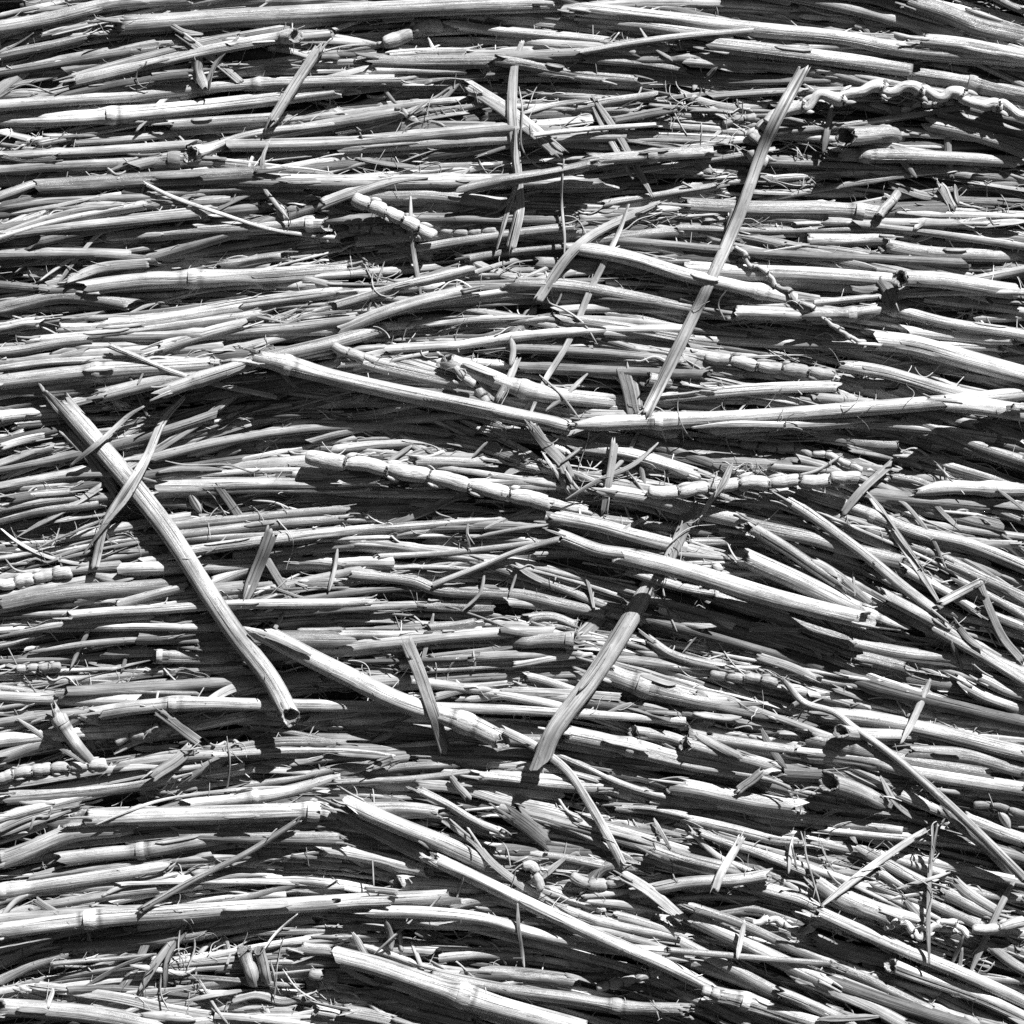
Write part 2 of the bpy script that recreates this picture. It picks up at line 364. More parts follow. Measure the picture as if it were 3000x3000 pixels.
B48 4 .52 265,1042 500,950 640,880 720,865
B32 5 .62 1115,942 960,1000 805,1062
B26 4 .65 735,1112 950,1070 1215,1038
T36 4 .7 205,1216 600,1196 900,1166 1095,1142
T36 5 .65 535,1375 800,1272 1000,1192 1235,1118 u15/0 @the slim rod below the chain # slim rod rising to the right below the big white chain
B54 3 .6 -20,1388 150,1330 290,1272
T30 3 .65 280,1280 500,1280 730,1286
T74 2 .5 80,1320 400,1352 540,1400 900,1422 1030,1432 1200,1472 1510,1545
T58 3 .58 775,1240 900,1290 1100,1352 1300,1422 1500,1500 1720,1545
B48 4 .6 985,1262 1100,1332 1320,1402 # scaly leaf sheath lying along a frayed stalk below centre
F16 5 .68 1210,1352 1225,1302 1290,1290 1350,1322 # small hooked curl of straw below centre
B20 5 .62 1380,1318 1410,1420 1435,1532
F16 5 .65 992,1318 950,1438
F20 5 .65 812,1308 780,1430 688,1522
F18 5 .65 750,960 715,1060 728,1168
F10 5 .6 510,900 540,970 625,1000
T104 6 .58 1765,1345 1590,1635 1400,1920 1200,2210 1135,2385 ehs u0/60 d8 @the leaning stalk with a pointed tip # thick cracked stalk leaning steeply with a pointed lower tip, below centre
T82 4 .7 1208,992 1450,1032 1700,1102 1945,1175 ejh
T78 4 .72 1228,1098 1450,1190 1640,1215 1800,1245 ejh # bright broken stalk with a splintered left tip right of centre
T104 7 .72 1635,1225 1932,1305 2330,1420 2640,1495 2960,1570 @the thick striped stalk # thick striped stalk falling rightward from the centre
T62 3 .6 1590,1290 1700,1322 1932,1390 2230,1445 2540,1545
T96 3 .58 1500,850 1700,882 1932,942 2310,1022
T58 3 .45 1440,1000 1932,1062 2100,1080
B30 5 .5 1580,1080 1740,990
B44 3 .45 1745,985 1720,1090
T82 3 .52 1320,1698 1200,1692 940,1702 n.04 eoh W1.05 # stalk end with a pale collar and small hole below centre
B84 2 .38 1490,1555 1330,1685
T58 2 .45 1030,1575 1200,1562 1340,1605
T16 3 .55 775,1605 1000,1600 1262,1622
T60 2 .42 450,1502 860,1502
T66 2 .4 520,1632 775,1590
B44 4 .7 975,1822 1250,1790 1425,1768
T38 3 .55 480,1862 900,1840 1420,1818
T55 3 .55 1030,1895 1180,1935 1350,1990
B72 6 .52 365,1695 430,1850 520,2100 592,2325 # flat grey strip falling steeply across the thick torn-mouthed stalk
B24 4 .45 522,1540 490,1700 448,1855
T48 2 .48 -20,1662 300,1660 595,1655
B44 3 .48 500,1790 800,1750 1080,1695
T30 3 .78 1700,1830 1932,1842 2360,1848
T118 2 .45 1480,1872 1700,1945 2000,2022 2250,2065 n.32 ejh # big dark noded stalk behind the leaning stalk's middle
T58 3 .48 1745,1695 1850,1768 1945,1802 2160,1842
F12 5 .6 1815,1380 1840,1500 1900,1642
B50 2 .4 20,560 300,590 560,640
B50 2 .4 230,490 400,580 520,640
T60 2 .5 400,680 600,680 820,685
B26 4 .6 250,690 400,590
B40 3 .65 270,690 480,620 720,600
B34 3 .6 -20,430 200,400 420,360 505,365
B40 3 .55 900,780 1000,720 1150,690
B30 4 .6 960,820 1150,825 1330,820
F18 5 .65 740,655 830,570
F14 5 .6 1620,735 1750,900 1850,1020
B30 4 .5 1690,700 1720,820
T60 5 .6 1740,850 1840,855 1945,850
TILE 2 1
T112 4 .78 1075,-12 1300,20 1600,100 1932,190 2020,215 @the broad white stalk at the right edge # broad white stalk falling to the right edge, right of centre top
B58 3 .62 1310,85 1600,165 1945,235
T76 4 .72 928,142 1150,182 1500,282 1680,318 ejh # bright stalk with a jagged left end above the long bright stalk, right
B44 3 .62 560,-12 900,60 1200,130 1500,242 1720,295
B34 3 .65 640,-22 1000,70 1300,150 1570,262
F12 3 .6 700,20 860,80 932,145
K70 1 .38 120,100 260,105 400,130 560,150 700,170 860,195 N5 # dark knobbly stem in shadow right of centre
B48 3 .62 -20,115 150,160 340,192
T98 5 .78 1515,352 1700,372 1932,408 2010,425 # bright stalk joining the long bright stalk at the right edge
B38 5 .75 50,492 300,470 650,470 1110,438
B34 4 .7 730,495 900,470 1160,450
T84 3 .52 760,535 1000,570 1235,588 eho
B54 5 .52 940,600 1150,642 1342,692 # grey cut strip right of centre
B26 5 .76 1190,645 1350,650 1552,672
K52 1 .35 320,580 500,600 640,600 730,645 N4
K40 4 .55 730,640 820,642 900,682 1020,735 N4
F15 6 .65 1245,622 1310,605 1390,650 1480,740 1595,865 # thin fibre bowed like an arch at the right
F18 4 .55 640,762 760,730 895,650
K80 5 .75 -200,850 0,850 80,832 230,820 370,802 500,806 640,790 760,802 850,776 1005,775 N7 @the beaded stem right of centre # pale beaded stem running level, right of centre
T76 3 .6 690,860 1000,960 1300,1080 1600,1150 1960,1292 n.3
T82 4 .65 370,1028 700,1102 950,1182 1260,1255
T62 6 .62 585,895 680,950 1000,1182 1250,1392 1435,1535 u10/0 @the smooth falling rod at the right # smooth rod falling steeply rightward at the right
T72 4 .52 370,1040 560,1160 760,1292 910,1385
T108 4 .62 335,1215 600,1332 900,1482 1080,1568 1260,1622 n.78 ejt @the splintered ribbed stalk # ribbed stalk with a splintered left end and dark joint, right
B38 4 .55 1000,1510 1200,1540 1425,1632
B40 6 .58 1000,810 1120,962 1240,1150 1360,1332 1455,1485 # flat strip falling steeply from the tip of the beaded stem
B14 6 .6 1010,820 1090,900 1220,1080 1365,1285
B44 7 .52 1185,688 1020,830 900,975 # twisted grey strip crossing the tip of the beaded stem
B30 6 .65 285,690 240,800 160,900 85,1035 # pale bent strip folded over the beaded stem
F14 6 .6 270,690 180,880
B72 6 .5 70,915 0,1090 -85,1235
T80 4 .68 1305,858 1500,825 1700,832 1960,838 n.66 eth
B20 5 .76 1780,838 1932,950 1990,985
B26 5 .6 1390,880 1480,980 1570,1065
B24 5 .52 1120,862 1230,900 1330,1000 1420,1130 1492,1285
B44 7 .8 1458,1482 1570,1422 1690,1360 @the white folded strip # white flat strip with a folded corner at the right edge
B44 6 .42 1680,1370 1740,1520 1820,1680 1925,1805 # grey strip hanging down from the white folded strip
T58 4 .68 1370,1342 1600,1482 1960,1632
T50 4 .65 1550,1350 1750,1450 1960,1575
T58 4 .6 1250,1290 1500,1422 1660,1530
T72 4 .52 1150,1442 1400,1582 1700,1762 1960,1895
T58 4 .5 1420,1622 1700,1782 1960,1945
B44 4 .6 1590,1160 1750,1145 1915,1152
T58 3 .6 1500,1252 1700,1340 1960,1462
T44 3 .6 1300,1160 1500,1232 1700,1332 1960,1490
F15 5 .65 965,1300 975,1442
T88 2 .48 150,1440 600,1572 900,1682 1200,1762 1960,1862
T78 2 .48 930,1702 1200,1762 1600,1802 1900,1850
B44 5 .72 378,1632 660,1636
B68 3 .5 205,1632 350,1702 500,1765
B48 4 .62 425,1782 600,1842 760,1905
F12 4 .5 170,1580 70,1680 0,1762
B30 4 .72 735,1718 785,1802
K60 2 .55 150,1885 300,1902 400,1902 540,1935
B48 3 .7 930,1862 1310,1882
T76 2 .45 1030,1802 1270,1852
T50 2 .5 0,1130 250,1140 450,1135
B24 4 .65 160,1060 360,1085
T44 3 .65 150,1320 350,1312 550,1310
L70 5 .65 170,1270 230,1290
T60 2 .55 730,1240 890,1340 1050,1480
B40 4 .65 730,1240 880,1330
T40 3 .6 600,1150 800,1210 1010,1270
B30 4 .65 830,1250 1000,1290 1110,1350
T60 2 .45 1280,440 1600,560 1950,680
T60 2 .45 1180,600 1500,700 1950,830
B34 3 .5 1130,470 1300,560 1500,650 1940,800
T50 3 .5 1200,760 1400,820
B40 5 .5 1540,1590 1620,1680 1700,1740
B34 4 .4 1520,1700 1580,1860
T60 3 .5 1620,890 1800,960 1950,1010
B36 4 .55 1700,905 1920,910
T50 6 .5 1850,370 1950,380
B50 3 .65 1690,60 1850,40 1940,60
T60 3 .7 1240,10 1500,20 1800,40
TILE 0 2
B58 2 .5 450,180 650,242 840,295
B72 3 .42 205,375 330,270 485,158
T30 3 .6 -20,20 200,50 400,110 545,165
T48 3 .55 325,65 600,35 940,0
T28 4 .55 600,50 900,55 1120,62
T86 1 .5 -20,425 200,352 360,318
T84 5 .55 300,125 340,222 430,352 505,440 n.25 eth W.8 @the bud-like stub # bud-like stub leaning at the lower left with a blunt tip
B28 5 .6 92,202 250,310 482,458 # thin pale strip falling across the bud-like stub
T80 4 .74 543,172 760,138 980,118 1500,125 2100,142 2600,152 3200,178 3880,218 n.13 ejh W.62 @the long noded stalk below the big diagonal # long pale stalk with a white node, passing under the big hollow tip
K66 4 .72 -20,550 60,520 160,500 260,490 390,480 470,470 610,458 N6 @the pale beaded stem at the lower left # pale beaded stem at the lower left edge
T48 2 .35 490,275 525,385
T44 2 .38 555,265 585,340
K50 4 .6 655,345 720,302 790,300 870,270 905,240 N3 # small curled knobbly stem with a dark tip below the noded stalk
B54 6 .46 895,170 1000,242 1140,338 # short grey strip falling from the noded stalk, lower left
T58 3 .68 850,292 1000,268 1250,210 1420,178
B30 4 .6 645,402 750,345 905,290
B38 4 .6 755,372 900,372 1010,360
B68 5 .56 850,545 960,462 1085,368 # ribbed strip rising to the right with a sunlit lower end, lower left
B48 4 .5 1045,548 1150,482 1320,402
T36 4 .65 1225,412 1500,390 1800,380 2100,396 2230,420 @the thin arched straw # thin straw arched gently over a dark gap, lower left
T34 3 .52 1420,250 1650,282 1945,348
F13 5 .5 1285,320 1300,450 1280,642
B40 4 .65 -20,602 300,542 700,482 965,478
B38 4 .7 -20,652 250,612 600,562 955,500
T78 2 .4 50,652 400,622 800,572 1010,520
B28 4 .72 35,620 130,670 310,682
B72 3 .4 785,612 1000,602 1185,568
B28 3 .55 940,690 1150,610 1350,510 1515,478
B18 6 .74 540,808 700,740 900,672 1200,622 1500,596 1940,602 @the thin sweeping blade # thin bright blade sweeping in a long curve over the broad split stalk
T108 4 .72 470,775 900,760 1300,746 1760,726 1945,738 n.88 ejh @the broad split stalk # broad bright stalk with a scooped left end, lower left
T72 3 .62 1080,690 1400,650 1600,620 1945,520 n.42
T48 3 .7 1400,572 1650,540 1945,488
B38 2 .4 1380,592 1600,530 1805,478
B48 4 .6 -20,835 200,745 455,690
B30 4 .6 -20,872 200,792 400,722
B38 3 .6 -20,915 250,812 510,720
T104 3 .6 -20,1015 200,932 400,862 700,812
B44 3 .6 845,872 1050,842 1380,780
T92 3 .5 358,1002 600,972 790,950 1100,892 1310,868 n.46 ejh @the shaded noded stalk # shaded stalk with a square pale node below the broad split stalk
T86 1 .42 1050,852 1500,872 1945,882
B28 3 .48 1370,792 1410,900 1470,1005
T36 6 .44 795,1285 1100,1112 1400,962 1695,778 @the thin dark rod # thin dark rod rising diagonally at the lower left
B52 3 .55 818,1022 1200,1022 1610,1052
T82 3 .6 -30,1182 200,1152 600,1102 910,1050 n.06
B38 4 .66 575,1205 700,1142 1010,1080
F14 4 .62 660,1058 780,1100 935,1070
B28 5 .68 878,1218 1100,1160 1300,1100 1510,1090
B18 5 .7 508,1256 800,1270 985,1262
T96 5 .8 -30,1408 500,1342 1000,1302 1500,1262 1932,1238 2440,1222 2560,1215 n.21 @the broad white stalk at the lower left # broad white stalk running nearly level across the lower left
B30 4 .5 498,1410 525,1562
T76 2 .42 400,1502 900,1452 1160,1420
T38 3 .68 1065,1388 1460,1338
T36 3 .68 1115,1432 1305,1393
T36 3 .62 1385,1418 1945,1405
B42 6 .6 1040,1378 900,1560 785,1745 # wider strip of a limp bundle hanging under the broad white stalk
B30 6 .55 1062,1405 960,1540 930,1742
F10 6 .6 1020,1400 1010,1500 1025,1610
F11 6 .6 1088,1388 1102,1500 1060,1622
F11 5 .6 910,1650 910,1760 955,1852
B48 4 .4 835,1455 760,1620 685,1745
B34 3 .45 1195,1468 1050,1600 890,1705
T58 3 .62 -20,1695 150,1612 380,1535
B60 3 .6 -20,1615 100,1550 285,1445
T28 4 .58 300,1592 500,1572 870,1543
B26 4 .6 475,1722 700,1602 885,1538
B62 4 .6 205,1718 450,1752 700,1792 950,1852 1210,1892 # flat frayed strip falling gently at the bottom left
B30 5 .75 735,1600 900,1622 1050,1642 1105,1618
T34 4 .52 1040,1662 1300,1682 1710,1722
T80 4 .36 1385,1515 1440,1695 eoh # wider of two dark cut stubs standing side by side at the bottom
T58 4 .36 1470,1512 1512,1692 eoh # narrower of two dark cut stubs standing side by side at the bottom
B44 3 .36 1265,1425 1312,1605
B15 5 .72 1488,1518 1560,1420 1685,1308
K70 4 .62 1745,1640 1800,1652 1910,1662 N2 # small pale bud with frayed scales at the bottom
T104 4 .62 -20,1840 200,1852 600,1892 900,1945 # thick pale stalk in the bottom left corner
T50 3 .5 1310,1805 1450,1770 1600,1802 1710,1780
F13 5 .5 1530,1570 1560,1700 1550,1782
F11 5 .55 1600,1620 1680,1730 1805,1812
F18 5 .65 1130,1680 1230,1850 1295,1940
T66 3 .6 1785,1850 1950,1895 eoh
L68 4 .6 800,1890 950,1895 1110,1905
B48 3 .6 1500,1840 1530,1945
T76 3 .68 1690,1492 1950,1532
B24 4 .75 1760,1442 1945,1440
B18 4 .65 1648,1592 1800,1530 1950,1470
B28 5 .55 1045,1802 1390,1738
B50 3 .55 1400,180 1600,190 1850,250
T60 2 .4 1230,380 1550,340 1940,350
B50 4 .7 1190,110 1330,30 1480,-10
B40 3 .7 1300,70 1480,40 1650,10
B26 5 .6 1640,470 1830,415
B44 4 .6 1800,815 1950,890
T50 2 .45 1270,1230 1500,1180 1700,1130
B44 4 .55 1690,1160 1850,1190 1950,1200
T50 3 .5 1770,1020 1950,1040
B30 4 .6 270,1840 300,1730
B60 2 .5 120,1750 250,1790 370,1830
B30 5 .55 0,1340 100,1230 160,1200
B46 4 .4 200,1230 320,1310
TILE 1 2
B46 4 .6 902,45 1250,56 1582,82 # flat level strip behind the leaning stalk's lower half
B44 4 .55 528,82 700,32 940,8
T82 2 .42 280,252 900,322 1200,332 1570,392
T98 4 .68 1245,275 1600,352 1932,440 2420,525 n.33 @the white-noded stalk below centre # stalk with a white node falling rightward below centre
T74 4 .6 1655,275 1800,302 1945,348 eoo # short cut tube with dark mouth, right of the white-noded stalk
B50 5 .7 900,262 1100,362 1280,500 1400,682 1500,862 1595,1045 u0/30 @the arching blade # smooth arching blade bending down below centre
T46 4 .5 1180,390 1400,492 1600,582 1945,675 2100,700
T72 3 .66 1490,492 1650,520 1945,602
B48 4 .6 420,432 700,452 1000,472 1300,502 1460,542
T56 3 .62 -20,555 300,482 640,458
B58 4 .62 -20,505 155,458
T48 4 .6 -20,572 300,552 770,500
T66 4 .68 755,522 1000,552 1300,592 1480,602
B48 5 .4 618,530 660,592 715,655
T50 5 .6 425,600 600,690 750,782 910,845 # smooth short rod falling rightward below centre
B58 4 .72 430,572 700,602 900,662 1200,732 1370,782 @the frayed white strip # frayed white strip falling rightward, lower centre
T82 2 .55 -20,700 300,712 570,742
T34 3 .65 -20,795 350,796 545,790
B120 4 .48 950,715 1060,800 1175,890 # wide broken dark flake standing up, lower centre
T48 3 .5 1050,762 1300,832 1550,952 1720,1045
T104 4 .64 60,690 300,802 600,922 810,1015 ejh @the ribbed thick stalk # thick ribbed stalk falling behind the white rod, lower centre
T100 3 .52 -20,720 200,832 370,932 510,1005
T82 6 .8 505,985 800,1112 1150,1272 1500,1442 1850,1602 2110,1735 ejh u15/5 @the white rod # long smooth white rod with a cut upper end, lower centre
B42 5 .58 565,780 750,900 850,1012 1000,1132 1200,1252 1310,1325 # forked frayed strip running alongside the white rod
F16 5 .6 615,768 690,840 765,905
F14 5 .6 700,800 740,860 800,940
B26 5 .66 438,895 540,955
K56 5 .66 1025,1045 1080,1030 1112,1100 1135,1175 N2 # small bent knuckle of straw beside the white rod
B42 4 .75 1285,985 1100,1120 900,1225 735,1302 # white strip rising to the right beneath the white rod
T78 3 .6 318,1132 600,1150 870,1172 n.06 eoh # stub with a pale collar and cut end left of the white rod
B44 5 .72 135,1172 320,1188
T66 3 .6 580,1270 850,1235 1060,1272
F10 6 .55 172,900 185,1165
F13 5 .6 565,1205 475,1305
F13 6 .6 692,1100 650,1232
T70 5 .74 155,1302 500,1312 800,1342 1100,1422 1450,1492 1960,1545 @the bowed pale stalk # pale bowed stalk running under the white rod, bottom centre
B22 6 .72 998,1248 1005,1400 1036,1615 # thin upright white strip over the bowed pale stalk
T58 3 .68 1150,1180 1400,1258 1500,1290
K64 4 .7 1295,1090 1390,1132 1500,1130 1610,1110 N3 # pale husky buds on a short stem, right of the white rod
L58 4 .68 1365,1215 1500,1195 1660,1178
T76 5 .58 1640,1195 1932,1140 2250,1115 2420,1085 ehj @the dark-tipped stalk # stalk rising to a dark torn tip, lower right of centre
B62 6 .56 1585,1088 1750,1192 1945,1345
L50 4 .7 1385,1240 1600,1262 1820,1305
T58 3 .6 1240,1272 1500,1362 1960,1462
T58 3 .65 1550,1310 1750,1370 1960,1442
B62 4 .7 1350,785 1600,850 1960,960
T58 4 .68 1550,700 1750,725 1960,768
T100 4 .66 1765,945 1932,1005 2270,1085 ejh
B22 5 .65 1768,768 1862,942
F18 4 .6 1218,638 1280,730 1355,772
B44 5 .62 5,1385 260,1390
T28 5 .68 -20,1442 335,1428
B38 6 .74 60,1418 140,1540 195,1618 # short white strip pointing down at the bottom left of centre
B38 5 .6 248,1338 292,1515
B26 5 .58 330,1415 345,1522
F16 5 .6 185,1535 290,1440 405,1338
B26 5 .7 398,1468 470,1652
T50 3 .45 555,1440 620,1480 740,1458 870,1492 N3
T28 3 .6 440,1480 600,1500 1000,1512 1300,1542 1510,1582
T108 6 .65 -20,1552 200,1602 450,1682 675,1758 900,1832 1300,1945 1400,1975 n.495 W1.12 @the bamboo-like stalk at the bottom # thick bamboo-like stalk with a round swollen joint at the bottom
B38 4 .6 -10,1602 200,1702 355,1732
T76 4 .54 490,1652 900,1732 1300,1782 1600,1832 1950,1852 n.73
T84 3 .45 810,1640 1050,1655 1310,1695
K54 5 .55 1440,1728 1650,1672 1815,1628 N5 # grey jointed stem lying at the bottom right of centre
F10 5 .55 1728,1700 1800,1905
T104 3 .6 -20,1862 150,1885 330,1935
T56 3 .45 200,1742 500,1832 725,1892
T34 3 .55 180,1832 350,1940
T38 3 .5 -20,1782 200,1810 420,1855
B50 5 .55 170,480 310,430
B34 5 .6 -20,400 250,420
B26 3 .55 1500,170 1650,120 1850,150
L44 4 .6 170,340 240,310 300,275 N2
B40 4 .7 700,95 780,90 880,75
L44 4 .65 725,40 860,42
T60 2 .5 560,1560 800,1540 1100,1550
B40 4 .6 1200,1540 1400,1570 1600,1600 1740,1640
B40 5 .65 1350,1480 1560,1520 1950,1580
T70 3 .55 1400,1120 1500,1040 1700,1060
T50 3 .5 1150,980 1350,1010 1600,1060
B26 4 .65 1120,1360 1200,1390
T64 5 .65 -20,1250 250,1240
TILE 2 2
T38 7 .52 580,-5 680,110 860,172 960,250 1200,422 1500,682 1700,872 1945,1118 u10/25 W1.4 @the long dark needle # long thin dark needle falling steeply to the right edge, lower right
T80 6 .52 1480,712 1650,862 1860,1068 eth # shorter smooth stalk lying along the lower end of the long dark needle
T92 3 .58 810,178 1000,200 1300,262 1600,322 1960,398
T80 4 .6 895,275 1000,290 1320,305 eoh W.85 @the round-mouthed tube # cut tube with a round ringed mouth, lower right
T96 2 .48 700,312 890,352 1200,432 1500,482 1720,522 n.2
T80 3 .6 540,390 1000,432 1300,502 1960,608
T72 3 .62 140,310 400,352 660,395
T88 2 .42 1280,392 1600,422 1960,508
B42 7 .66 1405,-20 1320,182 1235,345 u0/30 @the short upright stick at the right # short pale upright stick with a ragged foot, right side
F12 4 .55 1722,110 1700,200 1648,272
F12 4 .55 1180,40 1262,188
T82 4 .7 1585,15 1750,90 1960,158 ejh # striped bright stalk at the right edge below centre
T68 4 .62 1700,-10 1960,75
B36 3 .6 1325,225 1810,268
T84 4 .64 15,350 200,402 450,462 560,495 eoh @the collared tube end # tube with a bright collared end below centre right
B54 5 .62 75,288 250,380 330,425
F15 4 .62 305,378 480,450 605,502
B38 5 .4 448,262 500,370 585,485
T104 3 .7 -20,440 300,512 500,565
T104 4 .74 -40,588 300,652 660,702 # broad white stalk piece ending below the dark hollow mouth, right
T66 3 .62 -20,622 300,692 700,762 1000,802 1260,832
B48 5 .65 310,615 450,502
T112 4 .54 825,562 950,602 1180,700 eoh W.9 @the cracked hollow tube # cracked thick tube with a dark oval mouth, lower right
T70 4 .62 1215,622 1400,702 1510,745 ejh
T82 4 .7 1560,750 1750,830 1960,902
B36 5 .58 1118,528 1190,660 1300,752 1385,792
B26 4 .55 1205,688 1108,742
T66 3 .62 -30,758 300,832 550,892 920,905
T58 3 .64 800,832 1300,882 1710,942
T76 3 .64 750,892 1100,962 1400,1012 1960,1138
B42 8 .78 1435,798 1300,882 1000,1092 785,1262 u50/15 @the white bent blade # white flat blade bent like a gable, its long side falling left, lower right
B26 8 .66 1440,798 1405,1000 1395,1350 1402,1595 u50/20 # narrow strip hanging straight down from the white bent blade
F12 8 .66 1418,800 1400,1060
F13 7 .62 1485,765 1430,860
B20 6 .64 690,832 850,732 950,720 1250,752
F13 6 .62 690,840 695,960 740,1120 782,1262
B30 6 .66 885,758 985,912
F12 6 .55 765,840 800,960 865,1082
B18 6 .6 845,858 758,952
B22 6 .62 625,868 600,1082
F12 6 .6 615,920 650,1062
F10 6 .55 668,840 695,935
B46 7 .74 335,872 260,1000 178,1178 u0/20 # pale short strip leaning steeply over the dark-tipped stalk
T34 4 .52 35,830 200,982 380,1065
T42 4 .52 80,845 400,962 720,1085
T74 4 .58 1015,958 1200,1052 1360,1130
T78 4 .72 400,1148 700,1232 790,1290
T78 7 .75 735,1288 1000,1402 1300,1532 1600,1662 1960,1822 ejh u10/0 @the long pale rod at the lower right # long pale rod with a cut upper end falling to the lower right
T84 4 .68 735,1118 900,1220 1140,1325
T88 3 .68 880,1185 1100,1282 1320,1350
T58 3 .6 1100,1060 1400,1232 1670,1380
T58 3 .58 1340,1220 1720,1390
B20 8 .7 1208,1168 1400,1110 1515,1072
B22 6 .66 1168,1228 1400,1185
B58 5 .52 1535,1115 1640,1212 1770,1290
B38 6 .6 1895,1085 1800,1262 1700,1482 1628,1645 # twisted strip leaning steeply at the right edge, lower right
K52 5 .78 395,1370 440,1350 520,1342 600,1382 690,1415 770,1352 900,1405 N6 @the zigzag white stem # zigzag white stem left of the long pale rod
K52 5 .78 1138,1392 1240,1352 1350,1442 1400,1402 1500,1352 1620,1432 N6 # zigzag white stem right of the long pale rod
K64 6 .8 1635,1402 1750,1392 1945,1338 N2 # bright jointed stem reaching the right edge near the bottom
B50 5 .74 1830,1412 1950,1432 N2
L46 5 .66 615,1285 665,1355 N2
T96 4 .54 15,1308 300,1442 540,1562 810,1705
T56 5 .6 35,1268 300,1352 640,1502 860,1595
B82 4 .48 735,1455 1000,1532 1215,1595 # wide dark flat strip with a square cut end, bottom right
T36 5 .62 -100,1512 400,1556 855,1592
B28 6 .6 352,1345 330,1450 308,1565
T82 6 .78 1185,1600 1450,1692 1700,1792 1960,1905 eoh @the bottom right rod # bright rod with a small dark mouth in the bottom right
T92 4 .62 -20,1555 300,1662 500,1752 920,1895
T66 4 .62 -10,1478 300,1622 600,1780
B72 4 .6 650,1662 900,1762 1100,1852 1270,1945
T92 6 .72 170,1758 370,1812 500,1852 820,1945 n.28 eoh @the noded tube at the bottom # pale tube with a swollen node and open end at the bottom
K66 7 .74 105,1738 215,1768 N2
T82 4 .54 -20,1655 200,1742 330,1800
B24 5 .42 1590,1435 1520,1602
B22 5 .42 1582,1500 1560,1705
T48 3 .7 1380,1615 1950,1692
T58 3 .45 850,1602 1100,1702 1410,1855
K52 2 .4 1640,690 1780,692 1945,745 N3
L54 4 .56 1795,735 1855,825
B36 6 .58 765,1905 1110,1890
L38 5 .72 1595,1885 1690,1935
B60 3 .5 20,120 200,130 440,125
B50 7 .6 80,60 130,100
B30 4 .65 570,160 680,100 860,60
B40 4 .5 60,170 200,190 330,200
T70 3 .5 220,1300 400,1290 620,1340
T50 3 .55 -20,1220 150,1210 400,1220
B50 3 .55 -20,250 60,240 190,210
T60 3 .5 1600,1180 1950,1230
B40 4 .6 1260,1230 1380,1370
T80 3 .55 1450,1180 1750,1310
T60 3 .5 1720,1480 1950,1640
T60 3 .55 -20,1750 200,1850 400,1940
T70 5 .45 560,1760 800,1860 960,1940
B40 4 .6 1840,930 1950,970
T60 3 .6 950,960 1200,1000 1480,1090
"""
import bpy, math, re
import numpy as np
from mathutils import Vector

rng = np.random.default_rng(7)
S = 0.0001            # one photo pixel is a tenth of a millimetre: the frame is 30 cm across
K = 1000.0 / 1932.0   # trace units -> photo pixels
DIST = 0.75           # camera distance to the face of the bale
SUN = Vector((0.40, -0.49, 0.78)).normalized()   # towards the sun
scene = bpy.context.scene
col = scene.collection

# ------------------------------------------------------------------ materials
def straw_material(name, rough=0.5, streak=0.30, crack=0.55, scale=1.0, spec=0.35):
    m = bpy.data.materials.new(name); m.use_nodes = True
    nt = m.node_tree; N = nt.nodes; L = nt.links
    bsdf = N["Principled BSDF"]
    st = N.new("ShaderNodeAttribute"); st.attribute_name = "grain"
    tn = N.new("ShaderNodeAttribute"); tn.attribute_name = "tone"
    def mapped(sx, sy, sz):
        v = N.new("ShaderNodeVectorMath"); v.operation = 'MULTIPLY'
        v.inputs[1].default_value = (sx, sy, sz)
        L.new(st.outputs["Vector"], v.inputs[0]); return v.outputs[0]
    def noise(vec, detail=3.0, rg=0.55):
        n = N.new("ShaderNodeTexNoise"); n.inputs["Scale"].default_value = 1.0
        n.inputs["Detail"].default_value = detail; n.inputs["Roughness"].default_value = rg
        L.new(vec, n.inputs["Vector"]); return n.outputs["Fac"]
    def ramp(fac, a, b, lo, hi):
        r = N.new("ShaderNodeMapRange"); r.inputs[1].default_value = a; r.inputs[2].default_value = b
        r.inputs[3].default_value = lo; r.inputs[4].default_value = hi
        L.new(fac, r.inputs[0]); return r.outputs[0]
    def mul(a, b):
        x = N.new("ShaderNodeMath"); x.operation = 'MULTIPLY'
        L.new(a, x.inputs[0]); L.new(b, x.inputs[1]); return x.outputs[0]
    fine = noise(mapped(0.004*scale, 0.13, 0.13), 6.0, 0.7)
    lines = noise(mapped(0.0022*scale, 0.16, 0.16), 2.0)
    blot = noise(mapped(0.010, 0.02, 0.02), 3.0)
    specks = noise(mapped(0.06, 0.16, 0.16), 2.0)
    c = mul(tn.outputs["Fac"], ramp(fine, 0.34, 0.66, 1.0-streak*1.25, 1.0+streak*0.6))
    c = mul(c, ramp(lines, 0.33, 0.43, crack, 1.0))
    c = mul(c, ramp(blot, 0.32, 0.66, 0.62, 1.12))
    c = mul(c, ramp(specks, 0.27, 0.35, 0.42, 1.0))
    comb = N.new("ShaderNodeCombineColor")
    for i in range(3): L.new(c, comb.inputs[i])
    L.new(comb.outputs[0], bsdf.inputs["Base Color"])
    bsdf.inputs["Roughness"].default_value = rough
    bsdf.inputs["Specular IOR Level"].default_value = spec
    h = N.new("ShaderNodeMath"); h.operation = 'ADD'; L.new(fine, h.inputs[0])
    L.new(ramp(lines, 0.27, 0.38, 0.0, 0.6), h.inputs[1])
    bp = N.new("ShaderNodeBump"); bp.inputs["Strength"].default_value = 0.8; bp.inputs["Distance"].default_value = 0.0005
    L.new(h.outputs[0], bp.inputs["Height"]); L.new(bp.outputs[0], bsdf.inputs["Normal"])
    return m
M_STALK = straw_material("dry_stalk", 0.36, 0.42, 0.42, 1.0, 0.55)
M_STRIP = straw_material("split_straw", 0.55, 0.40, 0.42, 1.0, 0.3)
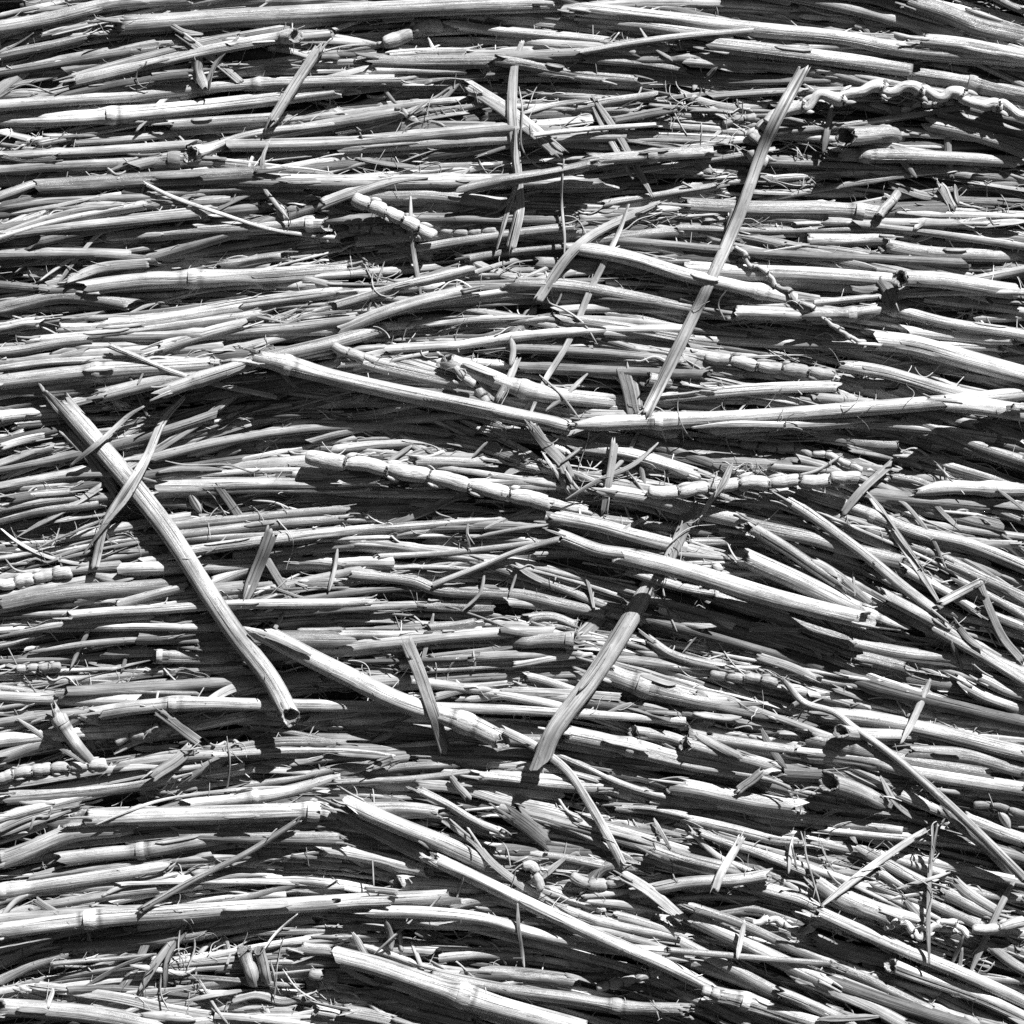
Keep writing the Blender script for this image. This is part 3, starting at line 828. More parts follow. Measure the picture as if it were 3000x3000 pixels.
M_NODE = straw_material("stalk_node", 0.5, 0.15, 0.8, 6.0, 0.4)
M_PITH = straw_material("straw_pith", 0.8, 0.5, 0.4, 14.0, 0.1)
M_HUSK = straw_material("husk", 0.6, 0.3, 0.6, 2.0, 0.25)
M_BED = straw_material("bed_straw", 0.55, 0.40, 0.42, 1.0, 0.3)

# ------------------------------------------------------------------ mesh helpers
OBL=0.5   # cut ends slope towards the camera side
class Buf:
    def __init__(s): s.v=[]; s.q=[]; s.t=[]; s.g=[]; s.n=0
    def add(s, V, Q, tone, grain):
        s.v.append(V); s.q.append(Q + s.n); s.n += len(V)
        s.t.append(np.broadcast_to(np.asarray(tone, float), (len(V),)).copy()); s.g.append(grain)
    def build(s, name, mat, parent=None, origin=None):
        V=np.concatenate(s.v); Q=np.concatenate(s.q); T=np.concatenate(s.t); G=np.concatenate(s.g)
        o0 = np.zeros(3) if origin is None else np.asarray(origin)
        me=bpy.data.meshes.new(name)
        me.vertices.add(len(V)); me.vertices.foreach_set("co", (V-o0).astype(np.float32).ravel())
        me.loops.add(len(Q)*4); me.loops.foreach_set("vertex_index", Q.astype(np.int32).ravel())
        me.polygons.add(len(Q))
        me.polygons.foreach_set("loop_start", np.arange(0,len(Q)*4,4,dtype=np.int32))
        me.polygons.foreach_set("use_smooth", np.ones(len(Q),dtype=bool))
        a=me.attributes.new("tone",'FLOAT','POINT'); a.data.foreach_set("value", T.astype(np.float32))
        b=me.attributes.new("grain",'FLOAT_VECTOR','POINT'); b.data.foreach_set("vector", G.astype(np.float32).ravel())
        me.update(calc_edges=True); me.validate()
        me.materials.append(mat)
        ob=bpy.data.objects.new(name, me); col.objects.link(ob)
        if parent is not None:
            ob.parent=parent; ob.location = Vector(o0) - parent.location
        else: ob.location=Vector(o0)
        return ob

def grid_quads(n, m, closed):
    i=np.arange(n-1)[:,None]; j=np.arange(m if closed else m-1)[None,:]; j2=(j+1)%m
    return np.stack([i*m+j, i*m+j2, (i+1)*m+j2, (i+1)*m+j],-1).reshape(-1,4)

def smooth1(a, k):
    if k<1: return a
    x=np.arange(-3*k,3*k+1); w=np.exp(-x*x/(2.0*k*k)); w/=w.sum()
    p=np.pad(a,3*k,mode='edge'); return np.convolve(p,w,'valid')

def spline(P, step):
    """Catmull-Rom through the points P (k x d), resampled every STEP."""
    P=np.asarray(P,float)
    if len(P)==2:
        n=max(4,int(np.linalg.norm(P[1,:2]-P[0,:2])/step)+1); t=np.linspace(0,1,n)[:,None]; return P[0]+(P[1]-P[0])*t
    ext=np.vstack([2*P[0]-P[1],P,2*P[-1]-P[-2]]); out=[]
    for i in range(1,len(ext)-2):
        p0,p1,p2,p3=ext[i-1:i+3]
        d0,d1,d2=[max(1e-6,np.linalg.norm(b-a))**0.5 for a,b in ((p0,p1),(p1,p2),(p2,p3))]
        t0,t1=0.0,d0; t2=t1+d1; t3=t2+d2
        n=max(3,int(np.linalg.norm(p2-p1)/3)+1)
        t=np.linspace(t1,t2,n,endpoint=False)[:,None]
        A1=(t1-t)/(t1-t0)*p0+(t-t0)/(t1-t0)*p1; A2=(t2-t)/(t2-t1)*p1+(t-t1)/(t2-t1)*p2; A3=(t3-t)/(t3-t2)*p2+(t-t2)/(t3-t2)*p3
        B1=(t2-t)/(t2-t0)*A1+(t-t0)/(t2-t0)*A2; B2=(t3-t)/(t3-t1)*A2+(t-t1)/(t3-t1)*A3
        out.append((t2-t)/(t2-t1)*B1+(t-t1)/(t2-t1)*B2)
    out.append(ext[-2:-1]); C=np.vstack(out)
    d=np.concatenate([[0],np.cumsum(np.linalg.norm(np.diff(C,axis=0),axis=1))])
    n=max(4,int(d[-1]/step)+1); s=np.linspace(0,d[-1],n)
    return np.stack([np.interp(s,d,C[:,k]) for k in range(C.shape[1])],1)

H_REF = 0.0
def to_world(uv, h):
    """Photo pixel and height over the bale (both in photo pixels) -> the place where it lies."""
    x=np.clip((uv[:,0]+300)/120,0,PRESS.shape[1]-1.001); y=np.clip((uv[:,1]+300)/120,0,PRESS.shape[0]-1.001)
    i,j=y.astype(int),x.astype(int); fy,fx=y-i,x-j      # the bale was pressed: its broad swells are flattened
    pr=(PRESS[i,j]*(1-fx)+PRESS[i,j+1]*fx)*(1-fy)+(PRESS[i+1,j]*(1-fx)+PRESS[i+1,j+1]*fx)*fy
    h=h-pr*PRESSED
    k=(DIST-(h-H_REF)*S)/DIST
    return np.stack([(uv[:,0]-1500)*S*k, -(h-H_REF)*S, (1500-uv[:,1])*S*k],1)

TOCAM=np.array([0.,-1.,0.])
def frames(C):
    T=np.gradient(C,axis=0); T/=np.linalg.norm(T,axis=1)[:,None]+1e-12
    A=np.cross(np.broadcast_to(TOCAM,T.shape),T); A/=np.linalg.norm(A,axis=1)[:,None]+1e-12   # sideways
    B=np.cross(T,A)                                                                          # towards the camera
    B*=np.sign((B@TOCAM))[:,None]+1e-9
    return T,A,B

def arc(C): return np.concatenate([[0],np.cumsum(np.linalg.norm(np.diff(C,axis=0),axis=1))])

def tube(buf, C, R, tone, sides=14, ends="jj", jag=0.5, flat=0.0, ridge=0.0, seed=None, inner=True, cracks=0):
    """A hollow tube along C with radius R per ring; ends: j jagged, o cut straight, t tapered shut, h plain, s pointed."""
    n=len(C); T,A,B=frames(C); s=arc(C)
    th=np.linspace(0,2*math.pi,sides,endpoint=False)+rng.uniform(0,6.28)
    seed=rng.uniform(0,500,3) if seed is None else seed
    ph=rng.uniform(0,6.28,6); lob=sum((1.6/k)*np.cos(k*th+ph[k-2]) for k in range(2,7))
    rr=np.asarray(R)[:,None]*(1+ridge*lob)[None,:]
    if cracks and n>8:
        for _ in range(cracks):
            vis=np.where(np.sin(th)>.15)[0]; j=vis[rng.integers(len(vis))]; a0,a1=sorted(rng.uniform(-.2,1.2,2)); q=np.linspace(0,1,n)
            dp=.34*np.clip((q-a0)/.06,0,1)*np.clip((a1-q)/.06,0,1); rr[:,j]*=1-dp
    V=C[:,None,:]+A[:,None,:]*(rr*np.cos(th))[...,None]+B[:,None,:]*(rr*np.sin(th)*(1-flat))[...,None]
    for e,idx in ((ends[0],0),(ends[1],-1)):
        r=R[idx]; sg=-1 if idx==0 else 1
        if e in 'jt':
            off=rng.normal(0,1,sides)*(1.8 if e=='t' else 1); off=0.6*off+0.4*np.roll(off,1); off+=1.4*np.cos(th-rng.uniform(0,6.28))*rng.uniform(.3,1)
            V[idx]+=T[idx]*(off*jag*r*sg)[:,None]
        elif e=='o': V[idx]+=T[idx]*((rng.normal(0,0.16,sides)-OBL*np.sin(th))*r*sg)[:,None]
        elif e=='s':
            V[idx]+=T[idx]*((np.cos(th-2.5)*1.5-0.2)*r*sg + rng.normal(0,.10,sides)*r)[:,None]
    rm=float(np.mean(R))
    G=np.stack([np.broadcast_to((s/S)[:,None],(n,sides)),np.broadcast_to((np.cos(th)*rm/S)[None],(n,sides)),np.broadcast_to((np.sin(th)*rm/S)[None],(n,sides))],-1)+seed
    buf.add(V.reshape(-1,3),grid_quads(n,sides,True),tone,G.reshape(-1,3))
    if inner:
        for e,idx in ((ends[0],0),(ends[1],-1)):
            if e=='h': continue
            r=R[idx]; sg=1 if idx==0 else -1; m=min(n-2,max(2,int(4*r/max(1e-9,s[-1]/(n-1)))))
            ids=range(0,m+1) if idx==0 else range(n-1,n-2-m,-1)
            rim=V[idx]; ctr=C[idx]
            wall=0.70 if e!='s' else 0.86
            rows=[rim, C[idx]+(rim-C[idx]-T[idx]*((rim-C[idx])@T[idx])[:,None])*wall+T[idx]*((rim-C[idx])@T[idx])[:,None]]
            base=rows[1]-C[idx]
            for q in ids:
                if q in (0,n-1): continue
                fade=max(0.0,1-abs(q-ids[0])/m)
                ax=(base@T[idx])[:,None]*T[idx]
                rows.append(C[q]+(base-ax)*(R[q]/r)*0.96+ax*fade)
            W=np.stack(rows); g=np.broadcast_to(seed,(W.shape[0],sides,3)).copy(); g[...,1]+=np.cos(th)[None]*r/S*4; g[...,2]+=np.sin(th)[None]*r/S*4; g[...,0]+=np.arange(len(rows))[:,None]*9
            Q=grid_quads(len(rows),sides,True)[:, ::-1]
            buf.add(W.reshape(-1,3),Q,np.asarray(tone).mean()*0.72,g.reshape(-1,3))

def blade(buf, C, W, tone, curl=0.25, roll=0.0, twist=0.0, thick=2.5, ends="jj", cols=7, jag=0.6, fray=0, seed=None):
    """A flat or gutter-shaped strip of split straw along C, W wide per row."""
    n=len(C); T,A,B=frames(C); s=arc(C); seed=rng.uniform(0,500,3) if seed is None else seed
    W=np.asarray(W); t=np.linspace(-1,1,cols)
    ang=roll+twist*np.linspace(-.5,.5,n)
    A2=A*np.cos(ang)[:,None]+B*np.sin(ang)[:,None]; B2=-A*np.sin(ang)[:,None]+B*np.cos(ang)[:,None]
    prof=curl*(1-t*t)
    rib=0.03*np.cos(t*9+seed[0])
    top=C[:,None,:]+A2[:,None,:]*(W[:,None]*0.5*t[None])[...,None]+B2[:,None,:]*(W[:,None]*0.5*(prof+rib)[None])[...,None]
    for e,idx in ((ends[0],0),(ends[1],-1)):
        sg=-1 if idx==0 else 1; w=W[idx]
        if e=='j':
            off=rng.normal(0,1,cols); k=rng.uniform(-1.2,1.2)
            top[idx]+=T[idx]*((off*0.5*jag+k*t*0.6)*w*0.5*sg)[:,None]
    bot=top-B2[:,None,:]*(thick*S)
    ring=np.concatenate([top,bot[:,::-1]],1); m=2*cols
    G=np.concatenate([np.stack([np.broadcast_to((s/S)[:,None],(n,cols)),np.broadcast_to((t*np.mean(W)/S*.5)[None],(n,cols)),np.zeros((n,cols))],-1),
                      np.stack([np.broadcast_to((s/S)[:,None],(n,cols)),np.broadcast_to((t[::-1]*np.mean(W)/S*.5)[None],(n,cols)),np.full((n,cols),7.)],-1)],1)+seed
    Q=[grid_quads(n,m,True)]
    j=np.arange(cols-1)
    Q.append(np.stack([j,j+1,m-2-j,m-1-j],-1)[:, ::-1]); b=(n-1)*m
    Q.append(np.stack([b+j,b+j+1,b+m-2-j,b+m-1-j],-1))
    buf.add(ring.reshape(-1,3),np.concatenate(Q)[:, ::-1],tone,G.reshape(-1,3))

def lump(buf, c, r, tone, stretch=(1,1,1), rough=0.25):
    n,m=7,10; ph=np.linspace(0.05,math.pi-0.05,n); th=np.linspace(0,2*math.pi,m,endpoint=False)
    d=np.stack([np.sin(ph)[:,None]*np.cos(th),np.sin(ph)[:,None]*np.sin(th),np.broadcast_to(np.cos(ph)[:,None],(n,m))],-1)
    k=1+rng.normal(0,rough,(n,m)); V=c+d*(r*k)[...,None]*np.asarray(stretch)
    buf.add(V.reshape(-1,3),grid_quads(n,m,True),tone,(d*r/S*3+rng.uniform(0,300,3)).reshape(-1,3))

# ------------------------------------------------------------------ the height of the pile, and dropping things on it
CELL=6; PAD=500; GN=(3000+2*PAD)//CELL+1
gy,gx=np.mgrid[0:GN,0:GN]*CELL-PAD
def vnoise(sx, sy, seed, ang=0.0):
    r=np.random.default_rng(seed); n=48; g=r.normal(0,1,(n,n))
    c,s_=math.cos(ang),math.sin(ang); x=(gx*c+gy*s_)/sx+20; y=(-gx*s_+gy*c)/sy+20
    xi=np.floor(x).astype(int); yi=np.floor(y).astype(int); fx=x-xi; fy=y-yi; fx=fx*fx*(3-2*fx); fy=fy*fy*(3-2*fy)
    G=lambda a,b: g[a%n,b%n]
    return (G(yi,xi)*(1-fx)+G(yi,xi+1)*fx)*(1-fy)+(G(yi+1,xi)*(1-fx)+G(yi+1,xi+1)*fx)*fy
GH = vnoise(700,170,3,0.05)*8 + vnoise(260,70,5,0.0)*7
# hollows (u, v, half length, half height, depth) and swells of the face of the bale
for u,v,a,b,d in ((2560,470,520,90,-150),(2250,560,360,70,-120),(330,400,300,45,-110),(480,730,420,40,-100),(1650,130,350,40,-80),(2350,40,350,40,-110),(2750,160,320,60,-80),
                  (420,1190,280,45,-110),(800,1330,420,60,-110),(1250,1300,330,70,-120),(2250,1060,420,60,-130),(2500,1140,160,40,-100),(760,1650,260,60,-80),(1500,1800,520,90,-120),(820,1800,460,70,-110),
                  (1800,2150,300,40,-70),(160,2110,260,70,-110),(750,2150,330,60,-100),(400,2480,330,40,-90),(1950,1880,300,60,-90),(2300,1880,500,60,-100),(2420,2180,300,40,-90),(2600,2330,350,50,-90),
                  (1430,2480,300,60,-90),(1350,2740,280,40,-110),(2700,1350,380,80,-80),(2450,1320,300,50,-90),(750,2760,380,110,-60),(60,2960,120,60,-70),(2300,2830,220,60,-60),(1700,700,420,60,-70),(120,760,160,50,-80),(700,340,260,40,-60),
                  (2100,640,260,50,-60),(2560,2560,200,40,-40)):
    GH += d*0.26*np.exp(-((gx-u)/a)**2-((gy-v)/b)**2)
for u,v,a,b,d in ((500,1000,500,110,40),(1500,1470,600,70,45),(1300,1100,420,70,35),(2400,1640,420,110,40),(900,2300,700,60,40),(1900,2350,600,80,45),(2300,2650,600,90,40),(2600,1180,400,60,35),(300,300,500,50,40),(2100,140,600,50,50)):
    GH += d*0.3*np.exp(-((gx-u)/a)**2-((gy-v)/b)**2)

def gidx(u,v): 
    return (np.clip(((v+PAD)/CELL+.5).astype(int),0,GN-1), np.clip(((u+PAD)/CELL+.5).astype(int),0,GN-1))

def settle(uv, w, stiff=70, sink=0.35, lift=(0,0), prof=None, write=True, thick=None, dip=(0,0), ease=25, lower=0):
    """Lay a piece W pixels wide along UV (every ~STEP px) on the pile: the height of its middle line."""
    global GH
    n=len(uv); d=np.gradient(uv,axis=0); L=np.linalg.norm(d,axis=1)+1e-9; nx,ny=-d[:,1]/L,d[:,0]/L; step=float(L.mean())
    base=None
    for o in (-0.45,0,0.45):
        iy,ix=gidx(uv[:,0]+nx*w*o,uv[:,1]+ny*w*o); g=GH[iy,ix]
        base=g if base is None else np.maximum(base,g)*(0.7 if ease>5 else 1)+np.minimum(base,g)*(0.3 if ease>5 else 0)
    k=max(1,int(stiff/step)); p=np.pad(base,k,mode='edge')
    mx=np.max(np.lib.stride_tricks.sliding_window_view(p,2*k+1),axis=1)
    mean=smooth1(base,k)
    th=w if thick is None else thick
    h=smooth1(mx*(1-sink)+mean*sink,k)+th*0.42
    if n>3 and w>18:                                   # nothing stiff follows every bump: ease it towards a low curve
        t=np.linspace(-1,1,n); c=np.polyfit(t,h,min(4,2+int(n*step/500)));
        bl=.55 if ease>20 else .85; h=smooth1((1-bl)*h+bl*np.maximum(np.polyval(c,t),h-ease),max(1,int(24/step)))
    t=np.linspace(0,1,n)
    h=h+lift[0]*(1-t)**1.6+lift[1]*t**1.6
    h=h-dip[0]*np.clip(1-t/0.25,0,1)-dip[1]*np.clip((t-0.75)/0.25,0,1)
    h=h-lower
    if write:
        offs=np.arange(-w/2,w/2+1e-6,min(CELL,max(3,w/3)))
        pr=np.sqrt(np.clip(1-(offs/(w/2+1e-6))**2,0,1))*th*0.5
        iy,ix=gidx((uv[:,0][:,None]+nx[:,None]*offs),(uv[:,1][:,None]+ny[:,None]*offs))
        np.maximum.at(GH,(iy,ix),h[:,None]+pr[None,:]-1-(.42*th if ease>6 else (.2*th if ease>5 else 0)))
    return h

# ------------------------------------------------------------------ the traced pieces
items=[]; tile=(0,0)
for ln in DATA.strip().split("\n"):
    if ln.startswith("TILE"):
        tile=tuple(int(x) for x in ln.split()[1:3]); continue
    body,_,label=ln.partition("#"); ref=""
    if "@" in body: body,_,ref=body.partition("@")
    tok=body.split(); it=dict(kind=tok[0][0],w=float(tok[0][1:])*K,lev=int(tok[1]),tone=float(tok[2]),pts=[],nodes=[],e="jj",u=(0,0),W=1.0,N=0,d=0,label=label.strip(),ref=ref.strip())
    for t in tok[3:]:
        if ',' in t and t[0] in '-0123456789':
            x,y=t.split(','); it['pts'].append((float(x)*K+tile[0]*1000,float(y)*K+tile[1]*1000))
        elif t[0]=='e': it['e']=t[1:3]
        elif t[0]=='n': it['nodes'].append(float(t[1:]))
        elif t[0]=='u': it['u']=tuple(float(x)*1.0 for x in t[1:].split('/'))
        elif t[0]=='d': it['d']=float(t[1:])
        elif t[0]=='W': it['W']=float(t[1:])
        elif t[0]=='N': it['N']=int(t[1:])
        elif re.fullmatch(r'[johts]{2,3}',t): it['e']=t[-2:]
        else: raise ValueError(ln)
    it['n']=len(items); items.append(it)
for it in items:
    p=np.array(it['pts']); it['uv0']=p; it['len']=float(np.linalg.norm(np.diff(p,axis=0),axis=1).sum())
    it['mid']=spline(p,20)[len(spline(p,20))//2]; d=p[-1]-p[0]; it['ang']=math.degrees(math.atan2(-d[1],d[0]))

# the run of the straw over the face, from the pieces that lie with it
FS=[]
for it in items:
    if it['kind'] in 'TB' and it['len']>170 and it['lev']<=4:
        c=spline(it['uv0'],60); d=np.diff(c,axis=0); m=(c[1:]+c[:-1])/2
        a=np.arctan2(d[:,1],d[:,0]); a=(a+math.pi/2)%math.pi-math.pi/2
        for q in range(len(a)):
            if abs(a[q])<math.radians(42): FS.append((m[q,0],m[q,1],a[q],it['w']))
FS=np.array(FS)
fu=np.arange(-500,3501,100); FA=np.zeros((len(fu),len(fu)))
for i,v in enumerate(fu):
    for j,u in enumerate(fu):
        w=np.exp(-((FS[:,0]-u)**2+(1.6*(FS[:,1]-v))**2)/(2*190**2))*FS[:,3]+1e-9
        FA[i,j]=(w*FS[:,2]).sum()/w.sum()
def flow(u,v):
    j=min(max(int((u+500)/100),0),len(fu)-1); i=min(max(int((v+500)/100),0),len(fu)-1); return FA[i,j]

def tone_of(x): return 0.03+0.55*x

# ------------------------------------------------------------------ the bed of loose straw under and between them
def bed_path(u,v,length,dev,step):
    half=[]
    for sg in (-1,1):
        x,y=u,v; pts=[]
        for _ in range(int(length/2/step)):
            a=flow(x,y)+dev; x+=sg*step*math.cos(a); y+=sg*step*math.sin(a); pts.append((x,y))
        half.append(pts)
    return np.array(half[0][::-1]+[(u,v)]+half[1])

def bed(buf, count, wr, lr, flatshare, devs, lo=None, sides=8, step=26, stiff=60, margin=260, gap_shade=1.0):
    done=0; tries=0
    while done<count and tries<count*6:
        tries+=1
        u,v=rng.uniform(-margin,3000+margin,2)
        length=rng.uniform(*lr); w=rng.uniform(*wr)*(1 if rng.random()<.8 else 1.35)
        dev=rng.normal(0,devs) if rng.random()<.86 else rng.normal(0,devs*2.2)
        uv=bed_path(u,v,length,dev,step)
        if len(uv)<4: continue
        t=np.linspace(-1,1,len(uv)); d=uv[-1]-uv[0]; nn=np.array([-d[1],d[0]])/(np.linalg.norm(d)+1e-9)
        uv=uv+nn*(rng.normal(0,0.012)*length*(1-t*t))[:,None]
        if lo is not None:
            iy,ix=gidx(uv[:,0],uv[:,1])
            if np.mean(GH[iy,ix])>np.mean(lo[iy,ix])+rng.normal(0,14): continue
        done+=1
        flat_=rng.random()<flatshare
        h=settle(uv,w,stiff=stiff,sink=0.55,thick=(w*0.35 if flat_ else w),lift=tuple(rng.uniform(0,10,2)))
        C=to_world(uv,h); tone=tone_of(np.clip(rng.normal(.55,.21),.12,.95))*gap_shade  # last factor darkens deeper layers: shade of the gaps painted into their colour
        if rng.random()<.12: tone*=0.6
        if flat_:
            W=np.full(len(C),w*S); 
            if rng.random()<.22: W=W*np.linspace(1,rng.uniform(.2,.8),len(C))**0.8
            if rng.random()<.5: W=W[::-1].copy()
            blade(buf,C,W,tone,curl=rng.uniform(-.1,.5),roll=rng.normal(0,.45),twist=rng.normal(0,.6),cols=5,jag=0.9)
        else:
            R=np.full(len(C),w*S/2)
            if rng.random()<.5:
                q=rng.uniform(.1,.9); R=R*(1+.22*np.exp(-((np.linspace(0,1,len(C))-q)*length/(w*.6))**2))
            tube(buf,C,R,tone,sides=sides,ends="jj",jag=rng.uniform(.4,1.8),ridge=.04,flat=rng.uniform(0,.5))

core=Buf()
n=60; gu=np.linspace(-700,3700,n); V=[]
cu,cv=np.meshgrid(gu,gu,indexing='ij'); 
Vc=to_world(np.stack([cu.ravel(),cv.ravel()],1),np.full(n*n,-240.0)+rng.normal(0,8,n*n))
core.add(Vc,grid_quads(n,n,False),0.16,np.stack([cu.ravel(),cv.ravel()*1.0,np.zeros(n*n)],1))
bedbuf=Buf()
bed(bedbuf,950,(26,52),(600,1500),.3,.05,gap_shade=.2)
bed(bedbuf,1100,(22,48),(500,1500),.5,.07,gap_shade=.28)
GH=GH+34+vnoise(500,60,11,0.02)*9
bed(bedbuf,620,(18,44),(400,1300),.55,.08,gap_shade=.55)
GH=GH+20+vnoise(420,70,12,0.0)*9
GREF=GH.copy()
H_REF=float(np.median(GH[(gx>0)&(gx<3000)&(gy>0)&(gy<3000)]))+40
# H_REF only sets the plane the camera is framed on; lift the bed by rebuilding its offset in world space
def shift(buf, dy):
    for V in buf.v: V[:,1]+=dy
shift(bedbuf,H_REF*S); shift(core,H_REF*S)

# ------------------------------------------------------------------ build one traced piece
KINDNAME={'T':'straw_stalk','B':'straw_strip','F':'straw_fibre','K':'knobbly_stem','L':'husk_flake'}
CAT={'T':'straw stalk','B':'straw strip','F':'straw fibre','K':'knobbly stem','L':'husk'}
GROUP={'T':'straw stalks on the face of the bale','B':'split straw strips on the face of the bale','F':'thin straw fibres on the bale','K':'knobbly jointed stems among the straw','L':'loose husks on the straw'}

def make(it):
    k=it['kind']; w=it['w']; uv=spline(it['uv0'],4 if k=='K' else (9 if w<40 else 12))
    n=len(uv); t=np.linspace(0,1,n); ln=it['len']
    # a little waver: nothing is dead straight
    wob=rng.normal(0,1,6); d=uv[-1]-uv[0]; nn=np.array([-d[1],d[0]])/(np.linalg.norm(d)+1e-9)
    uv=uv+nn*((wob[0]*np.sin(t*3.1+wob[1])+wob[2]*np.sin(t*7+wob[3])*.5)*min(3.0,w*.07))[:,None]
    lift=it['u']; e=it['e']; dip=(0.8*w if e[0]=='h' else 0,0.8*w if e[1]=='h' else 0)
    thick=w if k in 'TK' else (w*.35 if k in 'BL' else w)
    lift=tuple(x*.55 for x in lift)
    if it['lev']>=4 and lift==(0,0): lift=tuple(rng.uniform(2,16,2))
    h=settle(uv,w,stiff=(60 if k in 'TK' else 40) if ln>200 else 30,sink=(.45 if it['lev']<4 else .12),lift=lift,thick=thick*(.7 if it['lev']<4 else (.9 if it['lev']<5 else 1.0)),dip=dip,ease=(16 if it['lev']<4 else (6 if it['lev']<5 else 0)),lower=it['d'])
    if it['lev']>=7: h=h+3
    for sd in (0,1):     # open mouths turn a little out of the pile
        if e[sd]=='o': h=h+(.85 if any(z in it['label'] for z in ('facing','ringed','pith','flared','oval','hollow lower')) else .2)*w*np.clip(1-(t if sd==0 else 1-t)*ln/(2.0*w),0,1)**1.5
    C=to_world(uv,h); tone=tone_of(it['tone'])*(rng.uniform(.6,1.2) if not it['ref'] else rng.uniform(.85,1.12)); org=C[n//2].copy()  # traced tone paints in shade along with the straw's own colour
    buf=Buf(); parts=[]; mat=M_STALK; seed=rng.uniform(0,500,3); ws=w*S
    if k=='T':
        R=np.full(n,ws/2)*np.linspace(1,rng.uniform(.9,1.0),n)
        if it['W']!=1.0: R=R*np.interp(t,[0,1],[1,it['W']]) if not it['nodes'] or min(it['nodes'])>.1 or it['W']<1 else R*(1+(it['W']-1)*np.exp(-(t*ln/(w*1.2))**2))
        R=R*(1+.02*np.sin(t*ln/90+seed[0]))
        tv=np.full(n,tone)
        for q in it['nodes']:
            x=(t-q)*ln/w; tv=tv*(1-.65*np.exp(-((np.abs(x)-.58)/.11)**2))*(1+.12*np.exp(-(x/2.2)**2))
            amp=.13+.08*rng.random(); 
            if 'round swollen joint' in it['label']: amp=.34
            R=R*(1+amp*np.exp(-(x/.55)**2)+.10*np.exp(-((x-.9)/.9)**2)-.05*np.exp(-((x+1.1)/.5)**2))
            sel=np.abs(x)<.42
            if sel.sum()>=3:
                i0,i1=np.where(sel)[0][[0,-1]]; xx=np.linspace(i0,i1,9); Cn=np.stack([np.interp(xx,np.arange(n),C[:,c]) for c in range(3)],1)
                Rn=np.interp(xx,np.arange(n),R)*(1.0+.035*np.cos(np.linspace(-1.5,1.5,9)))
                nb=Buf(); tube(nb,Cn,Rn,min(.8,tone*1.12),sides=16,ends="hh",inner=False); parts.append(('node',nb,M_NODE,None))
                for sg in (i0,i1):   # the dark groove beside the collar
                    pass
        if 't' in e:
            f=np.ones(n)
            if e[0]=='t': f=np.minimum(f,np.clip(.38+t*ln/(w*2.6),0,1))
            if e[1]=='t': f=np.minimum(f,np.clip(.38+(1-t)*ln/(w*2.6),0,1))
            R=R*f
        tube(buf,C,R,np.repeat(tv,16),sides=16,ends=e,jag=.9,ridge=.035,seed=seed,flat=rng.uniform(0,.28),cracks=int(rng.integers(0,3)))
        for side in (0,1):
            if e[side]=='o':    # the ring of pith at a cut end
                idx=0 if side==0 else n-1; r=R[idx]; T,_,_=frames(C); dr=T[idx]*(1 if side==0 else -1)
                cc=np.stack([C[idx]-dr*r*.06,C[idx]+dr*r*.02,C[idx]+dr*r*.10]); 
                pb=Buf(); mm=18; th=np.linspace(0,2*math.pi,mm,endpoint=False); _,A,B=frames(C)
                rows=[]; rimj=rng.normal(0,.14,mm)+.25*np.cos(th*2+rng.uniform(0,6)); wl=(.60,0.) if ('pith' in it['label'] or 'ringed' in it['label'] or 'small' in it['label']) else (.80,0.)
                for (f,ax) in ((1.0,-.01),(1.02,-.08),(.92,-.10),wl,(wl[0]-.05,.35),(wl[0]-.07,1.2),(.3,1.8)):
                    jit=1+rng.normal(0,.09,mm)
                    rows.append(C[idx]+A[idx]*(r*f*jit*np.cos(th))[:,None]+B[idx]*(r*f*jit*np.sin(th))[:,None]+dr*(r*ax+OBL*r*f*np.sin(th)+r*rimj)[:,None])
                W=np.stack(rows); g=np.stack([np.broadcast_to(np.arange(7)[:,None]*6.,(7,mm)),np.broadcast_to(np.cos(th)*30,(7,mm)),np.broadcast_to(np.sin(th)*30,(7,mm))],-1)
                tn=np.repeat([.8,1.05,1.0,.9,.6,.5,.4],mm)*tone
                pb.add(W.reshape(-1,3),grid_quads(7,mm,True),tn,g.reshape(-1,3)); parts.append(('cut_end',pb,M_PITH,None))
            elif e[side]=='j' and w>24 and rng.random()<.75:      # splinters standing off a broken end
                idx=0 if side==0 else n-1; T,A,B=frames(C); dr=T[idx]*(-1 if side==0 else 1)
                for _ in range(rng.integers(1,3)):
                    a=rng.uniform(.2,2.9); l=rng.uniform(.6,1.7)*ws; rw=R[idx]*.93
                    p0=C[idx]-dr*ws*.5+(A[idx]*math.cos(a)+B[idx]*math.sin(a))*rw
                    m=7; q=np.linspace(0,1,m)[:,None]; bend=rng.normal(0,.25)
                    P=p0+dr*q*(l+ws*.5)+(A[idx]*math.cos(a)+B[idx]*math.sin(a))*ws*bend*q**2
                    sb=Buf(); blade(sb,P,ws*rng.uniform(.16,.34)*np.linspace(1,.45,m),tone*rng.uniform(.85,1.1),curl=.2,roll=(a-1.57)*.6,cols=5,jag=1.2); parts.append(('splinter',sb,M_STRIP,None))
